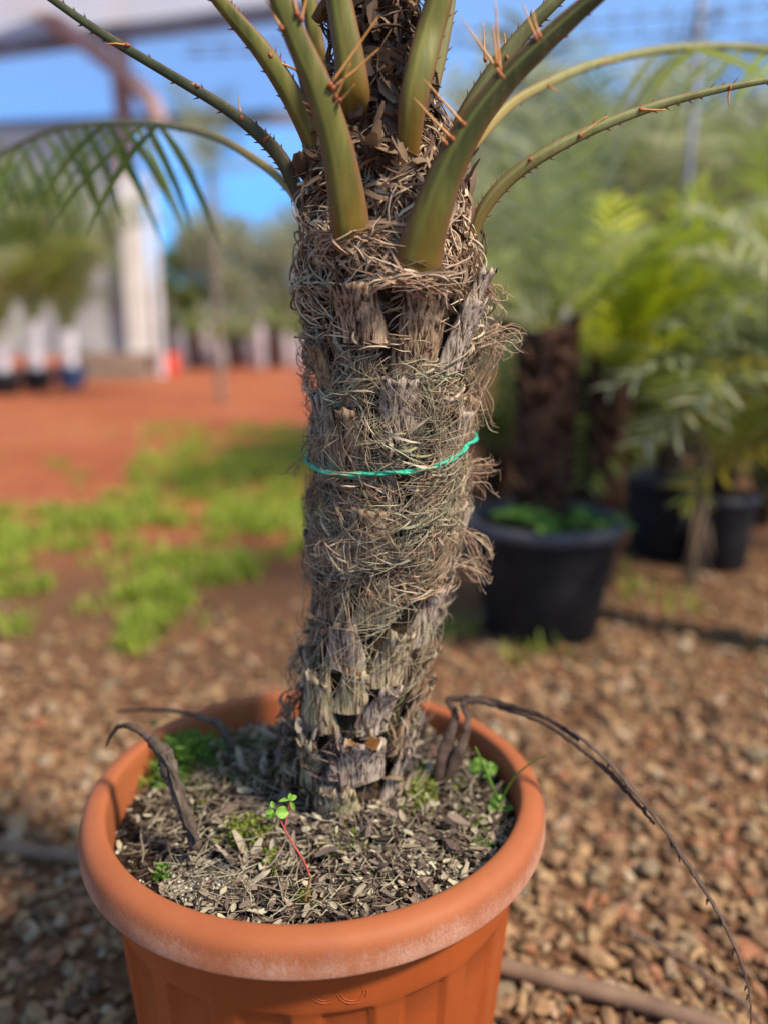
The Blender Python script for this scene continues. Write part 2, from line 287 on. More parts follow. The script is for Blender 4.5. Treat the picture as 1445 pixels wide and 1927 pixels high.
# ------------------------------------------------------------------ mesh builder
class MB:
    def __init__(s): s.v = []; s.f = []; s.uv = None; s.mi = []
    def vert(s, p): s.v.append(tuple(p)); return len(s.v) - 1
    def tube(s, pts, rad, n=6, caps=True, squash=None, side=None):
        """squash: thickness/width ratio, side: list of width directions"""
        pts = [Vector(p) for p in pts]; N = len(pts); base = len(s.v); ref = None
        for i, p in enumerate(pts):
            t = (pts[min(i + 1, N - 1)] - pts[max(i - 1, 0)])
            if t.length < 1e-9: t = Vector((0, 0, 1))
            t.normalize()
            if side is not None: a = side[i] if isinstance(side, list) else side
            else:
                if ref is None: ref = Vector((1, 0, 0)) if abs(t.x) < .8 else Vector((0, 1, 0))
                a = ref
            a = (a - t * a.dot(t));
            if a.length < 1e-6: a = t.orthogonal()
            a.normalize(); ref = a; b = t.cross(a)
            r = rad[i] if isinstance(rad, (list, tuple)) else rad
            q = squash if squash else 1
            for k in range(n):
                an = 2 * math.pi * k / n
                s.v.append(tuple(p + a * (math.cos(an) * r) + b * (math.sin(an) * r * q)))
        for i in range(N - 1):
            for k in range(n):
                s.f.append((base + i * n + k, base + i * n + (k + 1) % n, base + (i + 1) * n + (k + 1) % n, base + (i + 1) * n + k))
        if caps:
            s.f.append(tuple(base + k for k in reversed(range(n)))); s.f.append(tuple(base + (N - 1) * n + k for k in range(n)))
    def ribbon(s, pts, wid, up):
        """flat strip; up = normal hint"""
        base = len(s.v); N = len(pts)
        for i, p in enumerate(pts):
            t = (pts[min(i + 1, N - 1)] - pts[max(i - 1, 0)])
            a = t.cross(up[i] if isinstance(up, list) else up)
            if a.length < 1e-9: a = Vector((1, 0, 0))
            a.normalize(); ww = wid[i] if isinstance(wid, (list, tuple)) else wid
            s.v.append(tuple(p - a * ww)); s.v.append(tuple(p + a * ww))
        for i in range(N - 1):
            s.f.append((base + 2 * i, base + 2 * i + 1, base + 2 * i + 3, base + 2 * i + 2))
    def box(s, c, d, rot=None):
        b = len(s.v); c = Vector(c)
        for x in (-.5, .5):
            for y in (-.5, .5):
                for z in (-.5, .5):
                    q = Vector((x * d[0], y * d[1], z * d[2]))
                    if rot: q = rot @ q
                    s.v.append(tuple(c + q))
        for f in ((0, 1, 3, 2), (4, 6, 7, 5), (0, 4, 5, 1), (2, 3, 7, 6), (0, 2, 6, 4), (1, 5, 7, 3)): s.f.append(tuple(b + k for k in f))
    def bar(s, a, b, w, h):
        """square bar from a to b"""
        a = Vector(a); b = Vector(b); d = b - a
        s.box((a + b) / 2, (w, d.length, h), d.to_track_quat('Y', 'Z').to_matrix())
    def lathe(s, prof, c, n=64, fn=None):
        base = len(s.v); m_ = len(prof)
        for i, (r, z) in enumerate(prof):
            for k in range(n):
                an = 2 * math.pi * k / n; rr = fn(r, z, an) if fn else r
                s.v.append((c[0] + rr * math.cos(an), c[1] + rr * math.sin(an), c[2] + z))
        for i in range(m_ - 1):
            for k in range(n):
                s.f.append((base + i * n + k, base + i * n + (k + 1) % n, base + (i + 1) * n + (k + 1) % n, base + (i + 1) * n + k))
        return base
    def build(s, name, mat, parent=None, smooth=True, uvs=None, origin=None):
        if not s.v: return None
        if origin is None:
            if parent is None:
                xs = [p[0] for p in s.v]; ys = [p[1] for p in s.v]; zs = [p[2] for p in s.v]
                o = Vector(((min(xs) + max(xs)) / 2, (min(ys) + max(ys)) / 2, min(zs)))
            else: o = Vector([sum(p[i] for p in s.v) / len(s.v) for i in range(3)])
        else: o = Vector(origin)
        me = bpy.data.meshes.new(name)
        me.from_pydata([(p[0] - o.x, p[1] - o.y, p[2] - o.z) for p in s.v], [], s.f)
        if uvs:
            l = me.uv_layers.new(name='UVMap')
            for poly in me.polygons:
                us = [uvs[v][0] for v in poly.vertices]; wrap = max(us) - min(us) > .5
                for li, vi in zip(poly.loop_indices, poly.vertices):
                    u, v = uvs[vi]
                    if wrap and u < .5: u += 1
                    l.data[li].uv = (u, v)
        if smooth: me.polygons.foreach_set('use_smooth', [True] * len(me.polygons))
        for mm in (mat if isinstance(mat, list) else [mat]): me.materials.append(mm)
        if s.mi: me.polygons.foreach_set('material_index', s.mi + [0] * (len(me.polygons) - len(s.mi)))
        me.update()
        ob = bpy.data.objects.new(name, me); C.objects.link(ob)
        if parent is not None: ob.parent = parent; ob.location = o - wloc(parent)
        else: ob.location = o
        return ob
def wloc(o):
    l = Vector((0, 0, 0))
    while o is not None: l += o.location; o = o.parent
    return l
def tag(o, label=None, cat=None, group=None, kind=None):
    if label: o['label'] = label
    if cat: o['category'] = cat
    if group: o['group'] = group
    if kind: o['kind'] = kind
    return o
def thing(name, loc, label, cat, group=None, rz=0):
    o = bpy.data.objects.new(name, None); o.empty_display_size = .1; C.objects.link(o); o.location = loc; o.rotation_euler.z = rz
    return tag(o, label, cat, group)
def rv(): 
    while True:
        v = Vector((uni(-1, 1), uni(-1, 1), uni(-1, 1)))
        if .01 < v.length < 1: return v.normalized()

# ================================================================== SETTING
b = MB(); N = 60
xs = [-150 + 300 * i / N for i in range(N + 1)]
b.v = [(x, y, 0) for y in (-60, 0, 4, 10, 20, 40, 80, 300) for x in (-200, -20, -5, 0, 5, 20, 200)]
for j in range(7):
    for i in range(6): b.f.append((j * 7 + i, j * 7 + i + 1, (j + 1) * 7 + i + 1, (j + 1) * 7 + i))
tag(b.build('ground', M['earth'], origin=(0, 0, 0)), kind='structure')

POT = Vector((-0.083, 0.918, 0)); RIMZ = CZ - .549; SOILZ = RIMZ - .04
# ---- gravel
ICO = None
def ico():
    t = (1 + 5 ** .5) / 2
    v = [(-1, t, 0), (1, t, 0), (-1, -t, 0), (1, -t, 0), (0, -1, t), (0, 1, t), (0, -1, -t), (0, 1, -t), (t, 0, -1), (t, 0, 1), (-t, 0, -1), (-t, 0, 1)]
    v = [Vector(p).normalized() for p in v]
    f = [(0, 11, 5), (0, 5, 1), (0, 1, 7), (0, 7, 10), (0, 10, 11), (1, 5, 9), (5, 11, 4), (11, 10, 2), (10, 7, 6), (7, 1, 8), (3, 9, 4), (3, 4, 2), (3, 2, 6), (3, 6, 8), (3, 8, 9), (4, 9, 5), (2, 4, 11), (6, 2, 10), (8, 6, 7), (9, 8, 1)]
    mid = {}; nf = []
    def mp(a, c):
        k = (min(a, c), max(a, c))
        if k not in mid: v.append(((v[a] + v[c]) / 2).normalized()); mid[k] = len(v) - 1
        return mid[k]
    for a, c, d in f:
        x, y, z = mp(a, c), mp(c, d), mp(d, a); nf += [(a, x, z), (c, y, x), (d, z, y), (x, y, z)]
    return v, nf
IV, IF = ico()
def blob(b, c, dims, rot, rough=.18):
    base = len(b.v); sd_ = rv() * 9
    for p in IV:
        k = 1 + rough * noise.noise(p * 1.1 + sd_) * 2
        q = rot @ Vector((p.x * dims[0] * k, p.y * dims[1] * k, p.z * dims[2] * k)); b.v.append(tuple(c + q))
    for f in IF: b.f.append((base + f[0], base + f[1], base + f[2]))
def rrot(): return Matrix.Rotation(uni(0, 6.28), 3, 'Z') @ Matrix.Rotation(uni(-.5, .5), 3, 'X') @ Matrix.Rotation(uni(-.5, .5), 3, 'Y')
b = MB(); cnt = 0
def gravel_ok(x, y):
    lim = 2.75 + .35 * noise.noise(Vector((x * 2, y, 3))) + (.75 if x > .3 else 0)
    if y > lim: return False
    d = 1 - max(0, (y - (lim - 1.0)) / 1.0) * .9
    return rnd() < d
while cnt < 19000:
    y = .35 + 3.3 * rnd() ** 1.15; hw = .25 + y * .56; x = uni(-hw - .1, hw + .25)
    if (x - POT.x) ** 2 + (y - POT.y) ** 2 < .2 ** 2 or not gravel_ok(x, y): continue
    s_ = uni(.005, .0135) * (1.45 if rnd() < .10 else (.5 if rnd() < .3 else 1))
    blob(b, Vector((x, y, s_ * uni(.1, 1.1))), (s_ * uni(.8, 1.6), s_ * uni(.65, 1.1), s_ * uni(.45, .85)), rrot(), .34); cnt += 1
tag(b.build('gravel', M['pebble'], smooth=False), 'tan and rusty brown gravel spread over the ground around the pots', kind='stuff')

# ---- grass patch (left) and sparse weeds
b = MB()
def blade(b, p, L, wd, lean, curl=.5):
    pts = []; d = Vector((lean.x, lean.y, 1)).normalized(); q = Vector(p)
    n = 4
    for i in range(n + 1):
        pts.append(q.copy()); q += d * (L / n); d = (d + Vector((lean.x, lean.y, -.35)) * curl * .5).normalized()
    b.ribbon(pts, [wd * (1 - i / n) ** .6 + .0003 for i in range(n + 1)], Vector((-lean.y, lean.x, .2)) if False else Vector((lean.x, lean.y, .3)) )
k = 0; tries = 0
while k < 2500 and tries < 90000:
    tries += 1
    px = uni(-60, 640); py = uni(800, 1230)
    g = G(px, py)
    dens = .6 * noise.noise(Vector((g.x * 1.6, g.y * 1.1, 1.7))) + .9 * noise.noise(Vector((g.x * 6, g.y * 5, 4))) + .22
    dens += .35 * math.exp(-((px - 400) / 160) ** 2 - ((py - 930) / 60) ** 2) + .15 * math.exp(-((px - 200) / 160) ** 2 - ((py - 1090) / 70) ** 2)
    if px < 250 and py < 960: dens -= .5
    if py > 1180: dens -= .2
    if px > 420 and py > 1010: dens -= .4
    if px > 330 and 820 < py < 990: dens += .2
    if dens < .22 + .3 * rnd(): continue
    k += 1
    for _ in range(6):
        a = uni(0, 6.28); l = uni(.15, 1.1)
        blade(b, g + Vector((uni(-.05, .05), uni(-.05, .05), 0)), uni(.03, .10), uni(.003, .007), Vector((math.cos(a), math.sin(a), 0)) * l)
for _ in range(260):   # odd tufts on the gravel
    px, py = random.choice([(980, 1245), (1280, 1150), (1200, 1120), (860, 1190), (1050, 1220), (30, 1190), (1150, 1080)]); g = G(px + uni(-35, 35), py + uni(-18, 18)); a = uni(0, 6.28)
    blade(b, g, uni(.03, .1), .004, Vector((math.cos(a), math.sin(a), 0)) * uni(.2, .9))
tag(b.build('grass', M['grass']), 'bright green grass patches growing on the red earth', kind='stuff')

# ================================================================== TERRACOTTA POT
pot = thing('terracotta_pot', POT, 'large round orange terracotta coloured pot with chalky rim holding the palm', 'plant pot')
prof = [(.232, -.10), (.238, -.05), (.241, -.022), (.2425, -.010), (.245, -.003), (.250, .000), (.258, -.001), (.2655, -.005), (.2705, -.012), (.2730, -.021), (.2745, -.032), (.2748, -.041), (.2742, -.0455), (.2715, -.0475), (.266, -.047), (.250, -.046), (.246, -.043)]
prof = [(a, z * (.84 if z > -.049 and a > .243 else 1)) for a, z in catmull(prof, 3)]
b = MB(); NR = 220
def wob(r, z, an): return r + .0012 * math.sin(3 * an + 1) + (.0014 * noise.noise(Vector((math.cos(an) * 14, math.sin(an) * 14, z * 30))) if -.05 < z < -.040 else 0)
b.lathe(prof, (POT.x, POT.y, RIMZ), NR, wob)
uv = []
for r_, z_ in prof:
    for k in range(NR): uv.append((k / NR, min(1, max(0, -z_ / .0395)) if r_ > .252 else 0))
b.build('rim', M['rim'], pot, uvs=uv)
def flute(r, z, an):
    if z > -.108: return r
    t = min(1, (-.108 - z) / .010)
    ph = ((an / (2 * math.pi) * 18 + .42) % 1)
    e = min(ph, 1 - ph) if True else 0
    s_ = min(1, max(0, (e - .17) / .05)); s_ = s_ * s_ * (3 - 2 * s_)
    return r - .0065 * t * (s_ * .85 + .15) 
bp = [(.244, -.040), (.2435, -.06), (.2425, -.08), (.2415, -.1), (.241, -.106), (.2405, -.109), (.240, -.112), (.2395, -.118), (.237, -.16), (.232, -.22), (.226, -.29), (.220, -.36), (.214, -RIMZ + .012), (.208, -RIMZ + .001), (.0, -RIMZ + .001)]
b = MB(); b.lathe(bp, (POT.x, POT.y, RIMZ), 360, flute)
inner = [(.232, -.09), (.222, -.2), (.205, -RIMZ + .02), (0, -RIMZ + .02)]
b.build('wall', M['wall'], pot)
# embossed figures below the rim: lower bowls of two numerals in thin double outline
def onpot(px, py, off=.0):
    d = ray(px, py); o = Vector((0, 0, CZ)); t = .5
    for _ in range(400):
        p = o + d * t; r_ = math.hypot(p.x - POT.x, p.y - POT.y)
        if r_ < .2425 + off: return p
        t += .001
    return o + d * t
b = MB()
for cx in (611, 662):
    for rr in (27, 21):
        pts = [onpot(cx + rr * math.cos(a) * 1.05, 1866 + rr * math.sin(a) * .82) for a in [R(-70 + 240 * i / 22) for i in range(23)]]
        b.tube(pts, .0006, 6)
b.build('embossed_numeral', M['wall'], pot)

# soil
def soil_h(x, y):
    r_ = math.hypot(x - POT.x, y - POT.y)
    tr = math.hypot(x + .047, y - .93)
    return SOILZ + .010 * noise.noise(Vector((x * 12, y * 12, 0))) + .005 * noise.noise(Vector((x * 45, y * 45, 3))) + .034 * math.exp(-(tr / .12) ** 2) - (.010 if x < -.2 else 0) * min(1, (-.2 - x) / .05 if x < -.2 else 0)
b = MB(); nr, na = 40, 110
for i in range(nr + 1):
    r_ = .2405 * i / nr
    for k in range(na):
        a = 2 * math.pi * k / na; x = POT.x + r_ * math.cos(a); y = POT.y + r_ * math.sin(a); b.v.append((x, y, soil_h(x, y)))
for i in range(nr):
    for k in range(na): b.f.append((i * na + k, i * na + (k + 1) % na, (i + 1) * na + (k + 1) % na, (i + 1) * na + k))
tag(b.build('potting_soil', M['soil']), 'dark crumbly potting soil filling the terracotta pot', kind='stuff')
def in_pot(lim=.236):
    a = uni(0, 6.283); r_ = lim * math.sqrt(rnd()); return POT.x + r_ * math.cos(a), POT.y + r_ * math.sin(a)
# litter
b = MB()
def flake(b, p, L, wd, az, tilt, curl):
    d = Vector((math.cos(az) * math.cos(tilt), math.sin(az) * math.cos(tilt), math.sin(tilt))); nrm = Vector((-math.cos(az) * math.sin(tilt), -math.sin(az) * math.sin(tilt), math.cos(tilt))); nrm = (nrm + rv() * .5).normalized()
    n = 4; q = Vector(p) - d * L / 2; base = len(b.v); side = d.cross(nrm).normalized()
    for i in range(n + 1):
        t = i / n; ww = wd * (math.sin(math.pi * (t * .8 + .12)) ** .7) * uni(.75, 1.1); cup = ww * .5
        for s_ in (-1, 0, 1): b.v.append(tuple(q + side * (ww * s_) + nrm * (cup * (abs(s_)) * curl)))
        q += d * (L / n); d = (d + nrm * curl * .25 * uni(-.3, 1)).normalized(); nrm = side.cross(d).normalized()
    for i in range(n):
        for k in (0, 1): b.f.append((base + i * 3 + k, base + i * 3 + k + 1, base + i * 3 + k + 4, base + i * 3 + k + 3))
for _ in range(5200):
    x, y = in_pot()
    dens = .35 + .65 * min(1, max(0, (.95 - y) / .12)) if x > -.2 else .16
    if y > .93: dens = max(dens, .42)
    if rnd() > dens: continue
    L = uni(.004, .015) * (2.2 if rnd() < .10 else 1)
    flake(b, (x, y, soil_h(x, y) + uni(.001, .012)), L, min(.0035, L * uni(.08, .34)), uni(0, 6.28), uni(-.5, .7), uni(-1, 1.3))
for _ in range(170):
    x, y = in_pot(.222); L = uni(.015, .034)
    if x < -.22 and y < .95 and rnd() < .6: continue
    flake(b, (x, y, soil_h(x, y) + uni(.006, .016)), L, uni(.0025, .0065), uni(0, 6.28), uni(-.4, .9), uni(-1.4, 1.6))
for _ in range(2000):   # fine dry needles
    x, y = in_pot(.212); p = Vector((x, y, soil_h(x, y) + uni(.003, .012))); a = uni(0, 6.28); d = Vector((math.cos(a), math.sin(a), uni(-.2, .4))); L = uni(.015, .05)
    pts = []; 
    for i in range(5): pts.append(p.copy()); p += d * L / 4; d += rv() * .3; d.normalize()
    b.tube(pts, [.0006, .0007, .0007, .0006, .0003], 3, False)
tag(b.build('leaf_litter', M['chip']), 'grey and tan dry leaf litter scattered over the potting soil', kind='stuff')
b = MB()
for _ in range(1500):
    if rnd() < .6: g = G(random.gauss(375, 38), random.gauss(1668, 22), SOILZ); x, y = g.x, g.y
    else: x, y = in_pot()
    if (x - POT.x) ** 2 + (y - POT.y) ** 2 > .235 ** 2: continue
    s_ = uni(.0012, .0032); blob(b, Vector((x, y, soil_h(x, y) + uni(0, .005))), (s_, s_ * .8, s_ * .7), rrot())
tag(b.build('soil_crumbs', M['crumb']), 'pale gritty crumbs heaped on the soil at the front left of the pot', kind='stuff')
b = MB()
for _ in range(2600):
    x, y = in_pot(.232); s_ = uni(.0015, .0045); blob(b, Vector((x, y, soil_h(x, y) + uni(0, .006))), (s_, s_ * uni(.7, 1), s_ * uni(.6, .9)), rrot(), .35)
tag(b.build('soil_lumps', M['soil'], smooth=False), 'dark brown soil lumps between the litter in the terracotta pot', kind='stuff')
# moss cushions
def moss(px, py, rx, ry, n, h, label, m_='moss'):
    b = MB()
    for _ in range(n):
        g = G(px + random.gauss(0, rx * .5), py + random.gauss(0, ry * .5), SOILZ)
        if (g.x - POT.x) ** 2 + (g.y - POT.y) ** 2 > .235 ** 2: continue
        p = Vector((g.x, g.y, soil_h(g.x, g.y))); hh = h * uni(.3, 1.1); d = Vector((uni(-.5, .5), uni(-.5, .5), 1)).normalized()
        for j in range(5):
            q = p + d * hh * (j + 1) / 5; e = (rv() + d * .4).normalized()
            for sgn in (1, -1):
                b.ribbon([q, q + e * sgn * .0022, q + e * sgn * .0045 + Vector((0, 0, -.0004))], [.0006, .0014, .0002], rv())
    if b.v: tag(b.build('moss', M[m_]), label, kind='stuff')
moss(460, 1592, 38, 26, 330, .016, 'yellow green moss clump between the dead stalk and the red stemmed seedling')
moss(785, 1520, 34, 34, 300, .014, 'moss patch against the right side of the palm base')
moss(845, 1500, 30, 12, 120, .010, 'thin moss strip under the folded dead frond')
moss(302, 1638, 14, 10, 70, .012, 'small bright moss tuft beside the left front rim', 'weed')
moss(570, 1700, 26, 10, 100, .009, 'low moss at the foot of the seedling by the front rim')
moss(470, 1400, 60, 24, 160, .009, 'yellow green moss at the left rear of the soil')
moss(470, 1475, 60, 24, 420, .008, 'dark green moss left of the palm base')
moss(905, 1600, 16, 10, 60, .010, 'small moss tuft near the right front rim', 'weed')
moss(640, 1610, 60, 22, 160, .006, 'thin dull moss film in front of the palm base')
moss(400, 1480, 60, 40, 260, .007, 'dark moss film on the shaded soil left of the trunk')
moss(880, 1560, 40, 20, 120, .007, 'moss film on the litter towards the right rim')
moss(510, 1640, 12, 16, 50, .014, 'tiny yellow green moss sprig left of the seedling')
moss(560, 1345, 30, 12, 60, .009, 'moss behind the palm base near the back rim')

# ================================================================== PALM TRUNK
TR = [(-170, 640, 760), (-40, 640, 770), (60, 632, 775), (160, 640, 800), (230, 622, 832), (300, 590, 860), (380, 566, 885), (450, 560, 900), (500, 553, 915), (560, 558, 922), (620, 568, 918), (700, 578, 905), (800, 580, 895), (900, 580, 888), (1000, 576, 880), (1100, 578, 855), (1200, 566, 828), (1300, 540, 795), (1400, 545, 762), (1450, 540, 752), (1520, 560, 742), (1600, 545, 755)]
TY = .93
ZT = []
for py, l, r_ in TR:
    k_ = interp([(-170, 1.0), (300, .97), (450, .93), (1150, .90), (1300, .97), (1400, 1.05), (1520, 1.06)], py)[0]
    mid_ = (l + r_) / 2; l, r_ = mid_ - (mid_ - l) * k_, mid_ + (r_ - mid_) * k_
    c = P((l + r_) / 2, py, TY); e = P(r_, py, TY); ZT.append((c.z, c.x, (e.x - c.x) * .955))
ZT.sort()
def axis(z):
    x, r_ = interp(ZT, z); return x, r_
def ts(th, z, off=0):
    x, r_ = axis(z); r_ += off
    return Vector((x + r_ * math.sin(th), TY - r_ * math.cos(th), z))
def tn(th): return Vector((math.sin(th), -math.cos(th), 0))
def hit(px, py, off=0):
    """theta, z on the trunk under a photo pixel"""
    z = P(px, py, TY - .09).z; th = 0
    for _ in range(8):
        Y = TY - .09
        x, r_ = axis(z); r_ += off
        X = P(px, py, TY - r_ * math.cos(th)).x
        th = math.asin(max(-.98, min(.98, (X - x) / r_))); z = P(px, py, TY - r_ * math.cos(th)).z
    return th, z
palm = thing('palm_tree', (-.047, TY, SOILZ), 'sharp foreground palm with shaggy fibrous trunk and thorny green fronds growing in the terracotta pot', 'palm')
zlo, zhi = SOILZ - .03, ZT[-1][0]
b = MB(); nz, na = 150, 72
for i in range(nz + 1):
    z = lerp(zlo, zhi, i / nz)
    for k in range(na):
        th = 2 * math.pi * k / na
        o = -.012 + .007 * noise.noise(Vector((math.cos(th) * 4, math.sin(th) * 4, z * 35))) + .004 * noise.noise(Vector((math.cos(th) * 14, math.sin(th) * 14, z * 120)))
        if z < SOILZ + .05: o += .006
        b.v.append(tuple(ts(th, z, o)))
for i in range(nz):
    for k in range(na): b.f.append((i * na + k, i * na + (k + 1) % na, (i + 1) * na + (k + 1) % na, (i + 1) * na + k))
b.f.append(tuple(nz * na + k for k in range(na)))
b.build('trunk', M['core'], palm)

STUBS = []   # (theta, z, half width angle, half height)
def stub(th, z0, L, w, flare, mat, lean=0.0, thick=.42, top='cut', taper=.85, prot=.010, jag=.004, pres=True):
    """leaf base: plate hugging the trunk, from z0 upward by L, width w at the foot"""
    x, r_ = axis(z0 + L / 2)
    n = 9; ns = 16; b = MB(); k0 = 0
    nrm = tn(th); side = Vector((math.cos(th), math.sin(th), 0)); seed = rv() * 20
    for i in range(n + 1):
        t = i / n; z = z0 + L * t; ax, rr = axis(z)
        c = Vector((ax, TY, z)) + nrm * (rr - .012 + prot + flare * t * t) + side * (lean * t)
        ww = w * .5 * lerp(1, taper, t) * (1 + .06 * noise.noise(seed + Vector((0, 0, t * 4)))); hh = ww * thick
        for k in range(ns):
            a = 2 * math.pi * k / ns; ca, sa = math.cos(a), math.sin(a)
            # keeled outer face
            f = 1 + .10 * noise.noise(seed + Vector((ca * 2.2, sa * 2.2, t * 1.5))) + .05 * math.sin(a * 5 + seed.x)
            dz = jag * noise.noise(seed + Vector((ca * 3, sa * 3, 9))) * 2 if i == n else 0
            curve = -(ca * ww) ** 2 / (2 * max(rr, .05)) * .8
            b.v.append(tuple(c + side * (ca * ww * f) + nrm * (sa * hh * f + curve) + Vector((0, 0, dz))))
    for i in range(n):
        for k in range(ns): b.f.append((i * ns + k, i * ns + (k + 1) % ns, (i + 1) * ns + (k + 1) % ns, (i + 1) * ns + k)); b.mi.append(0)
    # sunken cut face
    c = Vector([sum(b.v[n * ns + k][i] for k in range(ns)) / ns for i in range(3)]); base = len(b.v)
    for k in range(ns): b.v.append(tuple(Vector(b.v[n * ns + k]).lerp(c, .18) ))
    for k in range(ns): b.f.append((n * ns + k, n * ns + (k + 1) % ns, base + (k + 1) % ns, base + k)); b.mi.append(0)
    ci = b.vert(c - Vector((0, 0, .004)))
    for k in range(ns): b.f.append((base + k, base + (k + 1) % ns, ci)); b.mi.append(1)
    o = b.build('leaf_base', [mat, M['amber'] if top == 'amber' else M['cut']], palm)
    if pres: STUBS.append((th, z0 + L / 2, w * .5 / r_ * .95, L * .5))
    return o
def stub_px(cx, yt, yb, wpx, mat, leanpx=0, flare=.012, **k):
    th, z1 = hit(cx, yb); th2, z2 = hit(cx + leanpx, yt); s = .87 / FPX
    stub(th, z1, z2 - z1, wpx * s, flare, mat, lean=leanpx * s, **k)
sb, sg, st, sm = M['stub_brown'], M['stub_grey'], M['stub_tan'], M['stub_moss']
stub_px(690, 534, 645, 96, sb, -8, .016, prot=.019)
stub_px(838, 565, 700, 62, sg, 30, .018, prot=.016)
stub_px(872, 512, 590, 50, sg, 28, .018, prot=.018)
stub_px(618, 645, 745, 52, st, -4, .012, prot=.015)
stub_px(752, 712, 830, 92, sg, -2, .014)
stub_px(656, 768, 905, 72, sb, -4, .012)
stub_px(845, 770, 880, 52, sg, 22, .014)
stub_px(795, 872, 985, 66, sb, 8, .010)
stub_px(700, 955, 1065, 88, sb, -6, .010)
stub_px(812, 1000, 1110, 46, sb, 24, .012)
low = dict(prot=.006, jag=.010, taper=.62)
for (cx, yt, yb, w_, ln, fl, top) in ((612, 1078, 1165, 90, -4, .012, 'cut'), (700, 1085, 1175, 92, 8, .012, 'cut'), (790, 1110, 1215, 84, 14, .016, 'cut'), (640, 1170, 1262, 92, -10, .014, 'cut'),
        (722, 1190, 1292, 96, 6, .016, 'cut'), (800, 1225, 1325, 70, 8, .016, 'cut'), (590, 1258, 1375, 98, -8, .018, 'cut'), (655, 1262, 1345, 80, -6, .012, 'amber'), (700, 1290, 1385, 74, 8, .022, 'cut'), (756, 1300, 1410, 80, 10, .020, 'cut'),
        (565, 1215, 1290, 50, -10, .016, 'cut'), (665, 1392, 1475, 140, 4, .020, 'amber'), (585, 1380, 1485, 80, -12, .020, 'cut'), (735, 1420, 1525, 84, 6, .016, 'cut'), (640, 1480, 1565, 120, -4, .016, 'cut'), (560, 1470, 1560, 70, -8, .016, 'cut'), (700, 1515, 1585, 80, 8, .012, 'cut'), (768, 1380, 1450, 40, 8, .016, 'cut')):
    k_ = dict(low); k_['thick'] = uni(.3, .45)
    if top == 'amber': k_['thick'] = .3
    stub_px(cx, yt, yb, w_, random.choice([sm, sm, sg, sb]), ln, fl, top=top, **k_)
for s_i in range(len(STUBS)):
    pass
# spiral of older bases round the sides and the back
ga = R(137.5)
for k in range(58):
    z = lerp(SOILZ - .005, .98, k / 58); th = (k * ga + 1.1) % (2 * math.pi)
    if th > math.pi: th -= 2 * math.pi
    if any(abs(th - s_[0]) < s_[2] + .22 and abs(z + .03 - s_[1]) < s_[3] + .03 for s_ in STUBS): continue
    lowz = z < .62
    stub(th, z, uni(.045, .065) if lowz else uni(.07, .1), uni(.045, .058), uni(.010, .020), random.choice([sm, sm, sg]) if lowz else random.choice([sb, sg, sb]), lean=uni(-.012, .012), prot=.007, jag=.009 if lowz else .005, taper=uni(.5, .75) if lowz else .8)

# ---- fibres
def inside_stub(th, z, m_=1.0):
    for s_ in STUBS:
        d = th - s_[0]
        d = (d + math.pi) % (2 * math.pi) - math.pi
        if abs(d) < s_[2] * m_ and abs(z - s_[1]) < s_[3] * m_: return True
    return False
def strand(b, th, z, L, phi, kap, amp, r_, n=9, ribbon=False, base=.0, drift=0.0, jit=.25, force=False, off0=0):
    ds = L / n; pts = []; ups = []
    for i in range(n + 1):
        t = i / n; ax, rr = axis(z)
        o = base + amp * math.sin(math.pi * min(1, t * 1.05)) + off0 * t
        qq = ts(th, z, 0); o += .010 * noise.noise(Vector((qq.x * 16, qq.y * 16, qq.z * 20 + 7)))
        pts.append(ts(th, z, o)); ups.append(tn(th))
        th += math.cos(phi) * ds / rr; z += math.sin(phi) * ds; phi += kap * ds + uni(-jit, jit); 
        if z > zhi or z < SOILZ - .005: break
    if len(pts) < 4: return
    if not force:
        q0 = pts[len(pts) // 2]; dn = noise.noise(Vector((q0.x * 26, q0.y * 26, q0.z * 30))) + .5 * noise.noise(Vector((q0.x * 60, q0.y * 60, q0.z * 60 + 5)))
        if dn < -.05 and rnd() < .88: return
        mid = len(pts) // 2; bad = 0
        for q in (pts[0], pts[mid], pts[-1], pts[len(pts) // 4], pts[3 * len(pts) // 4]):
            ax, rr = axis(q.z); tq = math.atan2(q.x - ax, TY - q.y)
            if inside_stub(tq, q.z, .92): bad += 1
        if bad and rnd() < .93: return
    m_ = len(pts)
    if ribbon:
        tw = uni(0, 3.1); tws = uni(-2.5, 2.5); sid = []
        for i, u in enumerate(ups):
            t = (pts[min(i + 1, m_ - 1)] - pts[max(i - 1, 0)]).normalized(); sid.append(Matrix.Rotation(tw * .3 + tws * i / m_, 3, t) @ u)
        b.ribbon(pts, [r_ * (math.sin(math.pi * (.12 + .85 * i / (m_ - 1)))) ** .6 for i in range(m_)], sid)
    else:
        b.tube(pts, [r_ * (1 - .6 * i / (m_ - 1)) for i in range(m_)], 3, False)
def rth():
    return random.gauss(0, 1.0) if rnd() < .72 else uni(-math.pi, math.pi)
def zpy(py): return P(720, py, TY - .08).z
tan_, gry, drk = MB(), MB(), MB()
za, zb, zc, zd, ze, zf = zpy(-60), zpy(300), zpy(620), zpy(1080), zpy(1300), zpy(1500)
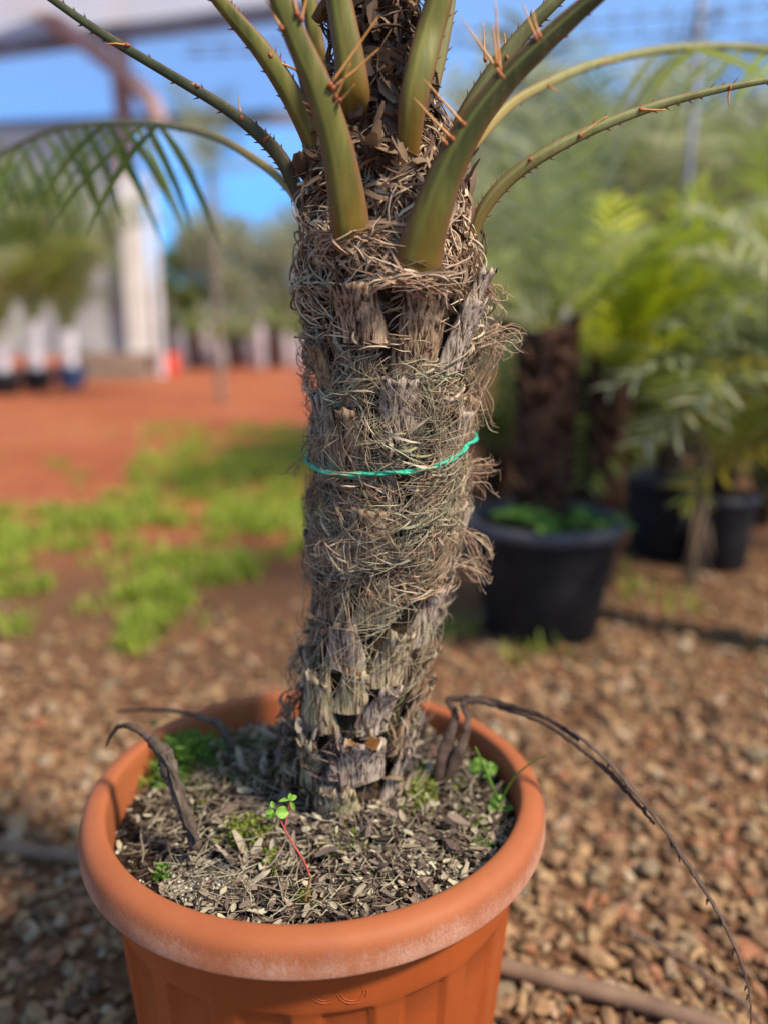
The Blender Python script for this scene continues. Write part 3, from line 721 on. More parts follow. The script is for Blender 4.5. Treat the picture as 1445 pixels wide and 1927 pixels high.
# crown: dark papery sheath
for _ in range(1500):
    strand(drk, rth(), uni(zb - .05, za), uni(.03, .10), R(90) + random.gauss(0, .9), uni(-30, 30), uni(.0, .018), uni(.0008, .003), ribbon=rnd() < .7, base=uni(-.012, .004))
for _ in range(2600):
    strand(tan_, rth(), uni(zc, zb + .03), uni(.03, .12), random.choice([R(60), R(115), R(20), R(160)]) + random.gauss(0, .7), uni(-38, 38), uni(.0, .016), uni(.0007, .0017), ribbon=rnd() < .5, base=uni(-.010, .003))
for _ in range(900):
    strand(drk, rth(), uni(zc, zb + .05), uni(.03, .09), uni(0, 6.28), uni(-30, 30), uni(.0, .012), uni(.0008, .0024), ribbon=rnd() < .5, base=uni(-.012, .0))
# middle: long arcs sweeping round
for _ in range(7600):
    z = uni(zd - .02, zc + .05); ph = random.choice([0, math.pi]) + random.gauss(0, .7)
    if rnd() < .4: ph = uni(0, 6.28)
    strand(tan_ if rnd() < .6 else gry, rth(), z, uni(.018, .065), ph, random.gauss(0, 20), uni(.0, .014), uni(.0004, .0011), ribbon=rnd() < .45, base=uni(-.010, .006))
for _ in range(1300):
    strand(gry, rth(), uni(ze, zd + .04), uni(.015, .05), uni(0, 6.28), random.gauss(0, 12), uni(.0, .010), uni(.0004, .0009), ribbon=rnd() < .2, base=uni(-.010, .003))
for _ in range(900):
    strand(gry, rth(), uni(SOILZ, ze), uni(.02, .05), R(90) + random.gauss(0, .9), random.gauss(0, 20), uni(.0, .010), uni(.0005, .0016), ribbon=rnd() < .6, base=uni(-.008, .002))
for _ in range(700):
    strand(drk, rth(), uni(SOILZ - .0, zpy(1330)), uni(.02, .05), R(90) + random.gauss(0, 1.0), random.gauss(0, 25), uni(.0, .014), uni(.001, .0035), ribbon=True, base=uni(-.008, .002))
brt = MB()
for _ in range(800):   # broad split straws lying on top, paler than the mat
    strand(brt, rth(), uni(zpy(1150), zb), uni(.015, .045), random.choice([0, math.pi, R(50), R(125)]) + random.gauss(0, .6), random.gauss(0, 30), uni(.003, .012), uni(.0009, .0019), n=7, ribbon=True, base=uni(.0, .006))
tag(brt.build('fibre', M['fib_pale'], palm), 'pale broad split straws', kind='stuff')
# fans of straight needles springing from one point
for _ in range(380):
    th0 = rth(); z0 = uni(zpy(1330), zpy(720)) if rnd() < .35 else uni(zpy(1120), zpy(700)); m_ = uni(0, 6.28); B = random.choice([tan_, gry])
    for k in range(random.randint(7, 16)):
        strand(B, th0 + uni(-.03, .03), z0 + uni(-.003, .003), uni(.025, .06), m_ + random.gauss(0, .5), uni(-5, 5), .004, .0005, n=5, base=uni(0, .004), jit=.06, off0=uni(0, .018), force=rnd() < .5)
# ragged fibre collars wrapped over the feet of the green fronds and the cut bases
def collar(px, py, wpx, n, base0, B, L0=.035):
    for _ in range(n):
        th, z = hit(px + uni(-wpx, wpx) * .5, py + random.gauss(0, 9), base0)
        strand(B, th, z, uni(.6, 1.4) * L0, random.choice([0, math.pi]) + random.gauss(0, .45), random.gauss(0, 16), uni(.0, .008), uni(.0005, .0014), ribbon=rnd() < .5, base=base0 + uni(-.012, .002), force=True)
collar(655, 446, 90, 80, .020, tan_, .032); collar(783, 524, 110, 90, .024, tan_, .032); collar(735, 350, 90, 30, .012, tan_, .03); collar(700, 205, 120, 60, .004, drk, .03)
for (x, y) in ((690, 640), (618, 745), (752, 835), (656, 905), (845, 885), (838, 700), (795, 985), (700, 1065), (812, 1110)): collar(x, y, 90, 34, .014, random.choice([tan_, gry]), .03)
# long loose hairs on the sunlit right outline
def hair(b, a, c, n, sag, spread, r_=.0005):
    for _ in range(n):
        p0 = a + rv() * spread * .5; p1 = c + rv() * spread; mid = (p0 + p1) / 2 + Vector((uni(-.3, 1) * sag, uni(-.5, .5) * sag, uni(-.5, 1) * sag))
        pts = [Vector(q) for q in catmull([p0, mid, p1, p1 + rv() * .012], 5)]
        b.tube(pts, [r_ * (1 - .5 * i / len(pts)) for i in range(len(pts))], 3, False)
for (x0, y0, x1, y1, n, sp) in ((890, 640, 945, 640, 34, .022), (880, 760, 925, 640, 26, .016), (870, 880, 925, 882, 18, .010), (880, 905, 915, 925, 8, .010), (870, 1000, 908, 1050, 22, .012), (860, 1060, 905, 1085, 22, .012), (895, 540, 930, 570, 34, .016), (590, 1180, 560, 1240, 16, .008), (880, 700, 905, 790, 20, .012), (560, 870, 545, 900, 6, .008)):
    hair(tan_, P(x0, y0, TY - .03), P(x1, y1, TY - .02), n, .012, sp)
tag(tan_.build('fibre', M['fib_tan'], palm), 'tan curling fibres', kind='stuff')
tag(gry.build('fibre', M['fib_grey'], palm), 'thin grey green fibres', kind='stuff')
tag(drk.build('fibre', M['fib_dark'], palm), 'dark papery sheath shreds', kind='stuff')
# papery scraps at the top
b = MB()
for _ in range(120):
    th = random.gauss(0, .9); z = uni(zb - .02, za); p = ts(th, z, uni(0, .02))
    flake(b, p, uni(.02, .045), uni(.004, .010), uni(0, 6.28), uni(.2, 1.4), uni(-1, 1.4))
tag(b.build('sheath', M['fib_dark'], palm), kind='stuff')
b = MB()
for _ in range(90):
    th, z = hit(random.gauss(605, 35), random.gauss(1420, 45)); p = ts(th, z, uni(0, .014))
    flake(b, p, uni(.012, .035), uni(.0015, .0045), uni(0, 6.28), uni(.1, 1.5), uni(-1, 1.6))
for _ in range(70):
    th, z = uni(-3.1, 3.1), uni(SOILZ, .5); p = ts(th, z, uni(0, .016))
    flake(b, p, uni(.012, .03), uni(.002, .005), uni(0, 6.28), uni(.1, 1.5), uni(-1, 1.6))
tag(b.build('papery_shred', M['shred'], palm), 'purple brown papery shreds at the foot of the trunk', kind='stuff')

# ================================================================== FRONDS OF THE MAIN PALM
def frond(path, mat, label=None, squash=.5, teeth=0, spines=(), leaflets=None, n=5, ridge=.22, leafmat='leaf_dark', twist=0):
    """path: (px, py, Y, width px)"""
    pts = []
    for px, py, Y, wpx in path:
        p = P(px, py, Y); d = (p - Vector((0, 0, CZ))).dot(FW); pts.append((p.x, p.y, p.z, wpx * d / FPX))
    pts = catmull(pts, n); N = len(pts); ns = 16
    b = MB(); uv = []; cen = []; sides = []; bs = []; L = [0]
    for i in range(N):
        if i: L.append(L[-1] + (Vector(pts[i][:3]) - Vector(pts[i - 1][:3])).length)
    for i in range(N):
        p = Vector(pts[i][:3]); t = (Vector(pts[min(i + 1, N - 1)][:3]) - Vector(pts[max(i - 1, 0)][:3])).normalized()
        view = (p - Vector((0, 0, CZ))).normalized(); a = t.cross(view).normalized()
        if twist: a = Matrix.Rotation(twist, 3, t) @ a
        bb = a.cross(t).normalized()       # away from camera/toward
        if bb.dot(view) > 0: bb = -bb      # bb faces the camera
        r_ = pts[i][3] / 2; cen.append(p); sides.append(a); bs.append(bb)
        for k in range(ns):
            an = 2 * math.pi * k / ns; ca, sa = math.cos(an), math.sin(an)
            x = ca; y = sa * squash
            x = math.copysign(abs(x) ** .85, x)
            if sa > 0: y += ridge * max(0, 1 - abs(ca - .25) * 2.2) * .5
            b.v.append(tuple(p + a * (x * r_) + bb * (y * r_))); uv.append(((k / ns + .5) % 1 if False else k / ns, L[i]))
    # u: .25 is the face towards the photograph; margins at 0 and .5
    uv = [(u, l / max(.25, L[-1])) for u, l in uv]
    for i in range(N - 1):
        for k in range(ns): b.f.append((i * ns + k, i * ns + (k + 1) % ns, (i + 1) * ns + (k + 1) % ns, (i + 1) * ns + k))
    b.f.append(tuple(reversed(range(ns)))); b.f.append(tuple((N - 1) * ns + k for k in range(ns)))
    for _ in range(teeth):
        i = random.randint(int(N * .1), N - 2); s_ = random.choice((-1, 1)); p = cen[i] + sides[i] * (s_ * pts[i][3] / 2 * .94)
        t = (cen[i + 1] - cen[i]).normalized(); tip = p + (sides[i] * s_ + t * .8).normalized() * uni(.002, .0055)
        c0 = len(b.v); b.tube([p - t * .0008, tip], [.0011, .0002], 4, False); uv += [(0, .6)] * (len(b.v) - c0)
    o = b.build('frond', mat, palm, uvs=uv)
    if label: o['label'] = label
    if leaflets:
        f0, f1, cnt, ll, dirv = leaflets; lb = MB()
        for k in range(cnt):
            f = f0 + (f1 - f0) * k / cnt; i = min(N - 2, int(f * (N - 1))); p = cen[i].lerp(cen[i + 1], f * (N - 1) - i); t = (cen[i + 1] - cen[i]).normalized()
            for s_ in (-1, 1):
                d = (bs[i] * -s_ * .9 + t * .55 + Vector(dirv) * .6 + rv() * .2).normalized(); q = p.copy(); pl = []; l_ = ll * uni(.7, 1.1)
                for j in range(6): pl.append(q.copy()); q += d * l_ / 5; d = (d + Vector((0, 0, -.16)) + rv() * .05).normalized()
                lb.ribbon(pl, [.003, .006, .006, .005, .003, .0008], (Vector((0, 0, 1)) + rv() * .4).normalized())
        lb.build('leaflets', M[leafmat], o)
    # spines (child of the frond)
    for x0, y0, x1, y1, tow in spines:
        j = min(range(N), key=lambda i: (P(x0, y0, cen[i].y) - cen[i]).length)
        Y = cen[j].y - pts[j][3] * .2; a = P(x0, y0, Y); c = P(x1, y1, Y + tow)
        sb_ = MB(); m0 = a.lerp(c, .5) + rv() * .0008; r0 = .0013
        sb_.tube([a, a.lerp(c, .12), m0, a.lerp(c, .85), c], [r0, r0 * .95, r0 * .75, r0 * .45, .0002], 6)
        sp = sb_.build('spine', M['spine'], o)
        kb = MB(); blob(kb, a, (.0022, .0022, .0030), (c - a).to_track_quat('Z', 'Y').to_matrix()); kb.build('spine_base', M['spinebase'], o)
    return o
pd, pg, pp = M['pet_dark'], M['pet'], M['pet_pale']
# behind
frond([(575, 405, 1.00, 16), (540, 350, 1.03, 16), (480, 300, 1.08, 15), (400, 256, 1.16, 14), (300, 235, 1.28, 12), (200, 232, 1.42, 11), (100, 246, 1.55, 10), (0, 292, 1.68, 8), (-110, 370, 1.8, 6)], pp, 'low blurred frond arching left behind the trunk', teeth=20, leaflets=(.5, .98, 16, .22, (0, 0, -1.6)), leafmat='leaf_dark')
frond([(880, 285, .98, 20), (950, 205, 1.05, 20), (1010, 166, 1.12, 18), (1100, 126, 1.22, 17), (1200, 101, 1.32, 16), (1300, 89, 1.42, 16), (1445, 93, 1.54, 14), (1600, 130, 1.64, 10)], pp, 'upper blurred frond arching right', teeth=26, spines=((1030, 160, 1050, 172, 0), (1115, 120, 1170, 115, 0)), leaflets=(.65, .98, 8, .26, (0, 0, -.4)), leafmat='leaf_green')
frond([(612, 330, .97, 20), (590, 220, .98, 26), (566, 110, .99, 26), (535, 30, 1.0, 24), (500, -60, 1.0, 22), (440, -220, 1.0, 18)], pd, teeth=30)
frond([(610, 200, 1.0, 26), (602, 120, 1.0, 30), (588, 40, 1.0, 30), (575, -60, 1.0, 28), (560, -200, 1.0, 24)], pg, squash=.6)
frond([(770, 180, .99, 34), (764, 80, .99, 36), (770, 0, .99, 36), (785, -150, .99, 30)], pg, squash=.6, teeth=20)
frond([(790, 260, .93, 28), (808, 180, .93, 30), (828, 90, .93, 30), (843, 0, .93, 28), (860, -160, .93, 24)], pp, teeth=26)
frond([(845, 300, .94, 36), (878, 222, .94, 42), (930, 135, .93, 36), (985, 62, .92, 28), (1045, 0, .91, 25), (1140, -90, .9, 22)], pp, 'pale frond leaning right with finely toothed edge', teeth=60, spines=((952, 108, 948, 62, 0), (912, 112, 908, 40, 0)))
# left
frond([(588, 425, .93, 22), (556, 350, .925, 27), (520, 285, .92, 27), (440, 214, .915, 22), (330, 146, .91, 19), (200, 68, .905, 17), (95, -4, .90, 14), (-20, -90, .89, 12)], pd, 'dark slim frond arching far to the upper left', teeth=40, spines=((240, 85, 198, 82, 0), (455, 222, 448, 180, .01), (372, 162, 352, 150, 0), (500, 262, 512, 250, .0)))
frond([(606, 330, .90, 40), (592, 270, .895, 44), (563, 205, .89, 43), (528, 145, .885, 40), (488, 88, .88, 36), (440, 32, .875, 30), (405, -10, .87, 27), (330, -110, .86, 22)], pg, 'olive frond leaning left with long orange spines', teeth=26, spines=((562, 133, 465, 90, 0), (586, 200, 519, 165, 0), (510, 104, 447, 36, 0), (588, 212, 560, 196, 0)))
# centre
frond([(672, 235, .89, 46), (666, 175, .865, 60), (656, 100, .86, 56), (642, 20, .86, 50), (625, -70, .86, 44), (600, -200, .88, 36)], pg, 'broad green frond rising straight up in the centre', ridge=.1)
frond([(766, 320, .865, 36), (774, 210, .85, 52), (790, 130, .85, 55), (808, 60, .86, 54), (828, -10, .86, 50), (850, -120, .86, 42)], pg, teeth=16, ridge=.1)
# front
frond([(668, 500, .875, 60), (662, 452, .84, 72), (656, 400, .83, 72), (645, 330, .822, 66), (630, 260, .815, 60), (598, 160, .805, 52), (560, 75, .80, 46), (530, 5, .795, 42), (490, -90, .79, 38), (420, -230, .78, 30)], pg, 'broad front frond rising to the upper left with orange spines', squash=.42, teeth=8,
      spines=((622, 160, 713, 30, 0), (627, 166, 714, 91, 0), (632, 182, 660, 118, -.01), (640, 190, 668, 158, -.01), (568, 35, 582, -20, 0), (560, 25, 553, -15, 0), (530, 52, 497, -6, 0)))
frond([(778, 570, .87, 80), (783, 520, .832, 92), (792, 465, .822, 86), (812, 400, .815, 74), (842, 320, .81, 64), (885, 238, .805, 56), (945, 158, .80, 47), (1010, 92, .795, 42), (1080, 28, .79, 36), (1130, -14, .785, 31), (1240, -110, .775, 26)], M['pet_front'], 'broad front frond curving to the upper right with orange spines', squash=.42, teeth=14,
      spines=((945, 145, 865, 32, 0), (941, 141, 931, -4, 0), (934, 120, 926, 44, 0), (872, 234, 795, 147, 0), (850, 261, 777, 183, 0), (838, 270, 822, 244, 0), (1008, 72, 982, 4, 0), (1014, 68, 1000, 14, 0)))
frond([(885, 470, .90, 14), (893, 430, .895, 22), (918, 380, .89, 26), (965, 330, .885, 26), (1030, 286, .88, 24), (1120, 241, .88, 20), (1230, 200, .88, 17), (1340, 171, .88, 14), (1445, 151, .88, 12), (1560, 140, .88, 10)], pp, 'slim pale frond arching out to the right', teeth=46, spines=((1090, 255, 1142, 218, 0), (1205, 206, 1255, 207, 0), (998, 300, 1020, 288, 0), (1372, 166, 1370, 200, 0)))

# ================================================================== TWINE
pts = []
tw = [(575, 868), (583, 872), (605, 886), (640, 893), (690, 892), (740, 889), (790, 885), (830, 872), (862, 856), (878, 836)]
for px, py in catmull(tw, 6):
    th, z = hit(px, py, .012); pts.append((th, z))
th1, z1 = pts[-1]; th0, z0 = pts[0]
back = [(lerp(th1, th0 + 2 * math.pi, i / 30), lerp(z1, z0, i / 30) + .012 * math.sin(math.pi * i / 30)) for i in range(1, 30)]
loop = [ts(t_, z_, .013 if i < 30 or True else 0) for i, (t_, z_) in enumerate(pts + back)]
loop.append(loop[0])
b = MB()
fine = [Vector(q) for q in catmull(loop, 3)]
for ph in (0, math.pi):
    q = []
    for i, p in enumerate(fine):
        t = (fine[min(i + 1, len(fine) - 1)] - fine[max(i - 1, 0)]).normalized(); u = t.cross(Vector((0, 0, 1))).normalized(); v_ = t.cross(u)
        a = ph + i * .17; q.append(p + u * math.cos(a) * .0010 + v_ * math.sin(a) * .0012)
    b.tube(q, [.0019 + .0004 * math.sin(i * .21) for i in range(len(q))], 6)
tag(b.build('twine', M['twine']), 'thin green twine tied round the shaggy palm trunk', 'twine')

# ================================================================== DEAD STALKS AND SMALL PLANTS IN THE POT
def pathtube(name, path, mat, label, cat, n=8, group=None, jitter=.0008, sq=None, rough=True):
    pts = []
    for px, py, Y, wpx in path:
        p = P(px, py, Y); d = (p - Vector((0, 0, CZ))).dot(FW); pts.append((p.x, p.y, p.z, wpx * d / FPX / 2))
    pts = catmull(pts, 7); b = MB()
    b.tube([Vector(p[:3]) + rv() * jitter for p in pts], [p[3] * (1 + uni(-.12, .12) * rough) for p in pts], n, True, sq)
    return b, pts
t = thing('dead_stalk', G(368, 1580, SOILZ), 'thick bent dead grey brown stalk with knobbly elbow at the left front of the pot', 'dead stalk', 'dead stalks rising from the pot')
b, _ = pathtube('', [(372, 1592, .80, 22), (356, 1545, .815, 24), (335, 1490, .83, 26), (318, 1440, .845, 32), (308, 1412, .85, 26), (284, 1392, .86, 22)], M['stalk'], '', '', jitter=.0022)
for q in range(3):
    bb2, _ = pathtube('', [(362 + q * 6, 1590 - q * 4, .80 - q * .004, 5), (345, 1530 + q * 5, .81, 6), (325 + q * 5, 1470, .825, 6), (316 - q * 6, 1420, .84, 5)], None, '', ''); 
    k0 = len(b.v); b.v += bb2.v; b.f += [tuple(i + k0 for i in f) for f in bb2.f]
b.build('stem', M['stalk'], t)
b, _ = pathtube('', [(292, 1396, .858, 20), (272, 1382, .87, 14), (250, 1368, .88, 12), (228, 1366, .89, 9), (212, 1380, .90, 7), (200, 1405, .90, 5)], M['stalk'], '', '')
b.build('withered_tip', M['deadleaf'], t)
t = thing('dead_stalk', G(430, 1440, SOILZ), 'thin dark dead stalk bending back over the left rear rim', 'dead stalk', 'dead stalks rising from the pot')
b, _ = pathtube('', [(436, 1440, 1.02, 14), (434, 1400, 1.03, 14), (416, 1366, 1.04, 16), (385, 1352, 1.05, 9), (340, 1340, 1.07, 7), (290, 1336, 1.09, 6), (220, 1338, 1.12, 4)], M['stalk'], '', '')
b.build('stem', M['stalk'], t)
# folded dead frond right
t = thing('dead_frond', G(828, 1478, SOILZ), 'long folded brown dead frond arching from the pot over the right rim to the gravel', 'dead frond')
b, _ = pathtube('', [(818, 1478, .93, 10), (832, 1430, .94, 26), (846, 1380, .95, 24), (856, 1345, .955, 14), (842, 1318, .96, 12), (865, 1314, .96, 14), (920, 1320, .95, 14), (975, 1333, .93, 12), (1030, 1352, .91, 10), (1090, 1392, .88, 9)], None, '', '', sq=.35); b.build('folded_blade', M['deadleaf'], t)
b, _ = pathtube('', [(836, 1476, .93, 8), (856, 1430, .935, 22), (872, 1392, .94, 18), (880, 1352, .945, 12), (872, 1322, .95, 12), (905, 1320, .95, 12), (970, 1340, .935, 10), (1030, 1366, .915, 8), (1075, 1396, .895, 9), (1130, 1440, .87, 9), (1170, 1480, .853, 9), (1205, 1520, .840, 7), (1230, 1552, .832, 5)], None, '', '', sq=.4); b.build('folded_blade', M['deadleaf'], t)
b, pts = pathtube('', [(1060, 1366, .895, 8), (1120, 1410, .87, 12), (1180, 1475, .85, 14), (1240, 1548, .83, 13), (1295, 1630, .81, 14), (1340, 1700, .79, 14), (1375, 1765, .77, 13), (1400, 1830, .755, 10), (1412, 1890, .74, 8), (1408, 1960, .73, 6)], None, '', '', sq=.45)
for i in range(8, len(pts) - 4, 2):
    if rnd() < .42:
        p = Vector(pts[i][:3]); q = Vector(pts[i + 1][:3]); tdir = (q - p).normalized(); s_ = tdir.cross(Vector((0, 1, 0))).normalized()
        if s_.x > 0: s_ = -s_
        b.tube([p + s_ * pts[i][3] * .6, p + s_ * (pts[i][3] + uni(.0005, .003)) + tdir * uni(.002, .008)], [.0018, .0005], 4)
b.build('rachis', M['deadleaf'], t)

# seedling
SY = .705
base = G(572, 1712, SOILZ); 
t = thing('seedling', base, 'small seedling with red forked stem and round bright green leaves by the front rim', 'seedling')
sy = base.y
b, _ = pathtube('', [(570, 1716, sy, 4.9), (576, 1690, sy, 4.9), (584, 1655, sy, 4.9), (582, 1645, sy, 5.6)], None, '', '', jitter=.0002); b.build('stem', M['oldstem'], t)
b, _ = pathtube('', [(583, 1648, sy, 4.2), (572, 1620, sy, 4.2), (550, 1585, sy, 4.2), (534, 1555, sy, 3.5), (522, 1530, sy, 2.8)], None, '', '', jitter=.0002); b.build('stem', M['redstem'], t)
b, _ = pathtube('', [(536, 1558, sy, 2.8), (541, 1535, sy + .004, 2.8), (546, 1505, sy + .006, 2.1)], None, '', '', jitter=.0002); b.build('stem', M['redstem'], t)
def leaf(b, c, L, wd, d, nrm):
    d = d.normalized(); s_ = d.cross(nrm).normalized(); base = len(b.v); n = 6
    for i in range(n + 1):
        tt = i / n; ww = wd * math.sin(math.pi * (tt * .94 + .03)) ** .7
        for k in (-1, -.5, 0, .5, 1): b.v.append(tuple(c + d * L * tt + s_ * ww * k + nrm * (abs(k) * ww * .35 - L * .25 * tt * tt)))
    for i in range(n):
        for k in range(4): b.f.append((base + i * 5 + k, base + i * 5 + k + 1, base + i * 5 + k + 6, base + i * 5 + k + 5))
for (x, y, L, wd, dx, dz, nx, ny, nz) in ((520, 1528, .0125, .0062, 1, -.05, .1, -.8, .5), (518, 1528, .010, .0036, -.6, -.9, -.5, -.7, .3), (516, 1526, .009, .003, -.9, -.2, 0, -.6, .7), (516, 1520, .007, .0026, -.3, .9, 0, -1, .2), (514, 1530, .009, .003, -.9, -.7, 0, -.7, .5), (546, 1505, .011, .0024, -1, .0, 0, -.3, .9), (546, 1505, .008, .0028, .8, .5, 0, -.6, .6), (547, 1506, .014, .0022, .35, -1, .2, -.8, .1), (546, 1504, .006, .0022, .1, 1, 0, -1, .1)):
    b = MB(); leaf(b, P(x, y, sy), L, wd, Vector((dx, 0, dz)), Vector((nx, ny, nz)).normalized()); b.build('leaf', M['seedleaf'], t)

def weed(base, label, n, L, wd, h, seed, mat='weed', feather=False, name='weed', cat='weed'):
    random.seed(seed); t = thing(name, base, label, cat)
    for _ in range(n):
        a = uni(0, 6.28); el = uni(.2, 1.3); d = Vector((math.cos(a) * math.cos(el), math.sin(a) * math.cos(el), math.sin(el))); l_ = h * uni(.6, 1.1)
        b = MB(); pts = [Vector(base) + d * l_ * q / 4 + Vector((0, 0, -.25 * l_ * (q / 4) ** 2)) for q in range(5)]
        b.tube(pts, [.0009, .0009, .0008, .0007, .0005], 4)
        if feather:
            for q in range(14):
                f = .2 + .8 * q / 14; p = pts[0].lerp(pts[-1], f) + Vector((0, 0, .25 * l_ * (f - f * f)))
                for s_ in (-1, 1):
                    e = (Vector((-d.y, d.x, 0)) * s_ + d * .6 + rv() * .4).normalized(); b.ribbon([p, p + e * L * .5, p + e * L], [.0008, .0012, .0003], rv())
        else:
            for q in range(3):
                e = (Vector((math.cos(a + (q - 1) * 1.6), math.sin(a + (q - 1) * 1.6), .25)) + rv() * .2); leaf(b, pts[-1], L, wd, e, (Vector((0, -.35, 1)) + rv() * .25).normalized())
        b.build('sprig', M[mat], t)
    return t
gb = G(352, 1448, SOILZ)
weed(gb + Vector((0, 0, .002)), 'feathery bright green weed clump behind the bent dead stalk in the pot', 40, .014, 0, .068, 11, feather=True)
weed(G(330, 1395, SOILZ), 'sparse small leaved weed sprigs against the left rear wall of the pot', 4, .008, .003, .05, 12)
weed(G(905, 1482, SOILZ), 'clover like weed with round light green leaves near the right rim', 6, .011, .006, .040, 13)
weed(G(925, 1532, SOILZ), 'lower round leaved weed at the right side of the litter', 4, .011, .006, .022, 14)
weed(G(778, 1450, SOILZ), 'little green weed behind the right side of the palm base', 3, .009, .004, .02, 15)
random.seed(21)
t = thing('grass_sprout', G(935, 1515, SOILZ), 'two thin grass blades leaning over the right rim of the pot', 'grass blade')
for path in ([(938, 1510, .90, 5), (915, 1455, .90, 6), (893, 1405, .90, 3)], [(940, 1510, .90, 4), (965, 1465, .885, 5), (1000, 1435, .875, 4), (1030, 1420, .87, 2)]):
    b, _ = pathtube('', path, None, '', '', sq=.3, jitter=0); b.build('blade', M['weed'], t)

# ================================================================== PIPE, TWIG
pl = [G(-120, 1578, .02), G(0, 1594, .02), G(80, 1604, .02), G(170, 1622, .02), G(420, 1700, .02), G(700, 1765, .02), G(940, 1818, .02), G(1060, 1850, .02), G(1180, 1880, .02), G(1330, 1927, .02), G(1500, 1990, .02)]
b = MB(); b.tube([Vector(q) for q in catmull(pl, 6)], .0135, 12)
pipe = tag(b.build('irrigation_pipe', M['pipe']), 'brown plastic irrigation pipe lying on the gravel behind and beside the terracotta pot', 'pipe')
b = MB(); b.tube([Vector(q) for q in catmull([G(1180, 1752, .03), G(1260, 1790, .025), (G(1340, 1845, .02)), G(1400, 1890, .02), G(1440, 1940, .02)], 5)], .0035, 6)
tag(b.build('twig', M['twig']), 'thin grey twig on the gravel at the lower right', 'twig')

# ================================================================== BACKGROUND PALMS
def frond_mesh(L, droop, nl, ll, w, mat, up=1.0, wild=.12, rr=.008, pet=.18, key='f', fold=.5):
    """frond growing from the origin along +Y; returns rachis mesh object data in one mesh"""
    b = MB(); pts = []; d = Vector((0, math.cos(up), math.sin(up))); q = Vector((0, 0, 0)); n = 14; T = []
    for i in range(n + 1):
        pts.append(q.copy()); T.append(d.copy()); q = q + d * L / n; d = (d + Vector((uni(-.02, .02), 0, -droop / n * (.4 + 1.2 * i / n)))).normalized()
    b.tube(pts, [rr * (1 - .85 * i / n) for i in range(n + 1)], 5)
    for k in range(nl):
        f = pet + (1 - pet) * k / nl; i = min(n - 1, int(f * n)); p = pts[i].lerp(pts[i + 1], f * n - i); t = T[i]; s0 = Vector((1, 0, 0))
        nrm = s0.cross(t)
        l_ = ll * (math.sin(math.pi * min(1, .18 + .8 * (f - pet) / (1 - pet)))) ** .6 * uni(.8, 1.1)
        for s_ in (-1, 1):
            dd = (s0 * s_ + t * .75 + nrm * fold * uni(.2, 1) + rv() * wild).normalized(); q = p.copy(); pl_ = []
            for j in range(4): pl_.append(q.copy()); q += dd * l_ / 3; dd = (dd + Vector((0, 0, -.22))).normalized()
            b.ribbon(pl_, [w * .5, w, w * .8, w * .1], (nrm + rv() * .3))
    return b.build_mesh(key, mat) if hasattr(b, 'build_mesh') else mesh_only(b, mat)
def mesh_only(b, mat):
    me = bpy.data.meshes.new('frond'); me.from_pydata(b.v, [], b.f); me.materials.append(mat); me.polygons.foreach_set('use_smooth', [True] * len(me.polygons)); return me
random.seed(33)
FM = {}
for key, mat in (('dark', 'leaf_dark'), ('green', 'leaf_green'), ('grey', 'leaf_grey'), ('lime', 'leaf_lime'), ('yellow', 'leaf_yellow'), ('dry', 'leaf_dry')):
    FM[key] = [frond_mesh(1.0, d_, 24, .25, .0062, M[mat], up=u_, key=key) for d_, u_ in ((1.3, 1.1), (2.1, .9), (.8, 1.25))]
for key, mat in (('lime', 'leaf_lime'), ('yellow', 'leaf_yellow'), ('big', 'leaf_green'), ('biggrey', 'leaf_grey'), ('deep', 'leaf_deep')):
    FM[key] = [frond_mesh(1.0, d_, 17, .36, .014, M[mat], up=u_, key=key, wild=.2) for d_, u_ in ((1.3, 1.1), (2.1, .9), (.8, 1.25))]
def add_frond(parent, key, loc, az, tilt, scale, var=None, label=None):
    o = bpy.data.objects.new('frond', FM[key][var if var is not None else random.randint(0, 2)]); C.objects.link(o); o.parent = parent
    o.location = loc; o.rotation_euler = (tilt, 0, az); o.scale = (scale,) * 3
    if label: o['label'] = label
    return o
def bg_palm(base, h, rt, keys, nf, scale, label, seed, trunk='bark_dark', name='palm_tree', group='palms in the background', tiltr=(-.6, .35), cone=1.1, cat='palm', flare=0):
    random.seed(seed); t = thing(name, base, label, cat, group)
    b = MB(); n = 14; pts = [Vector(base) + Vector((.01 * math.sin(i * .7), 0, h * i / n)) for i in range(n + 1)]
    b.tube(pts, [rt * (1 + .14 * (-1) ** i * uni(.4, 1)) * (1 - .1 * i / n) for i in range(n + 1)], 14)
    for _ in range(int(h * 160)):   # old leaf bases
        z = uni(.02, h); a = uni(0, 6.28); p = Vector(base) + Vector((math.cos(a) * rt * .85, math.sin(a) * rt * .85, z)); b.tube([p, p + Vector((math.cos(a) * .025, math.sin(a) * .025, .05))], [rt * .28, rt * .12], 5)
    b.build('trunk', M[trunk], t)
    for k in range(nf):
        az = k * 2.39996 + uni(-.2, .2); f = k / nf
        add_frond(t, random.choice(keys), (math.sin(-az) * rt * .4, math.cos(az) * rt * .4, h - .02 + .05 * f), az, lerp(tiltr[0], tiltr[1], f), scale * uni(.8, 1.15))
    return t
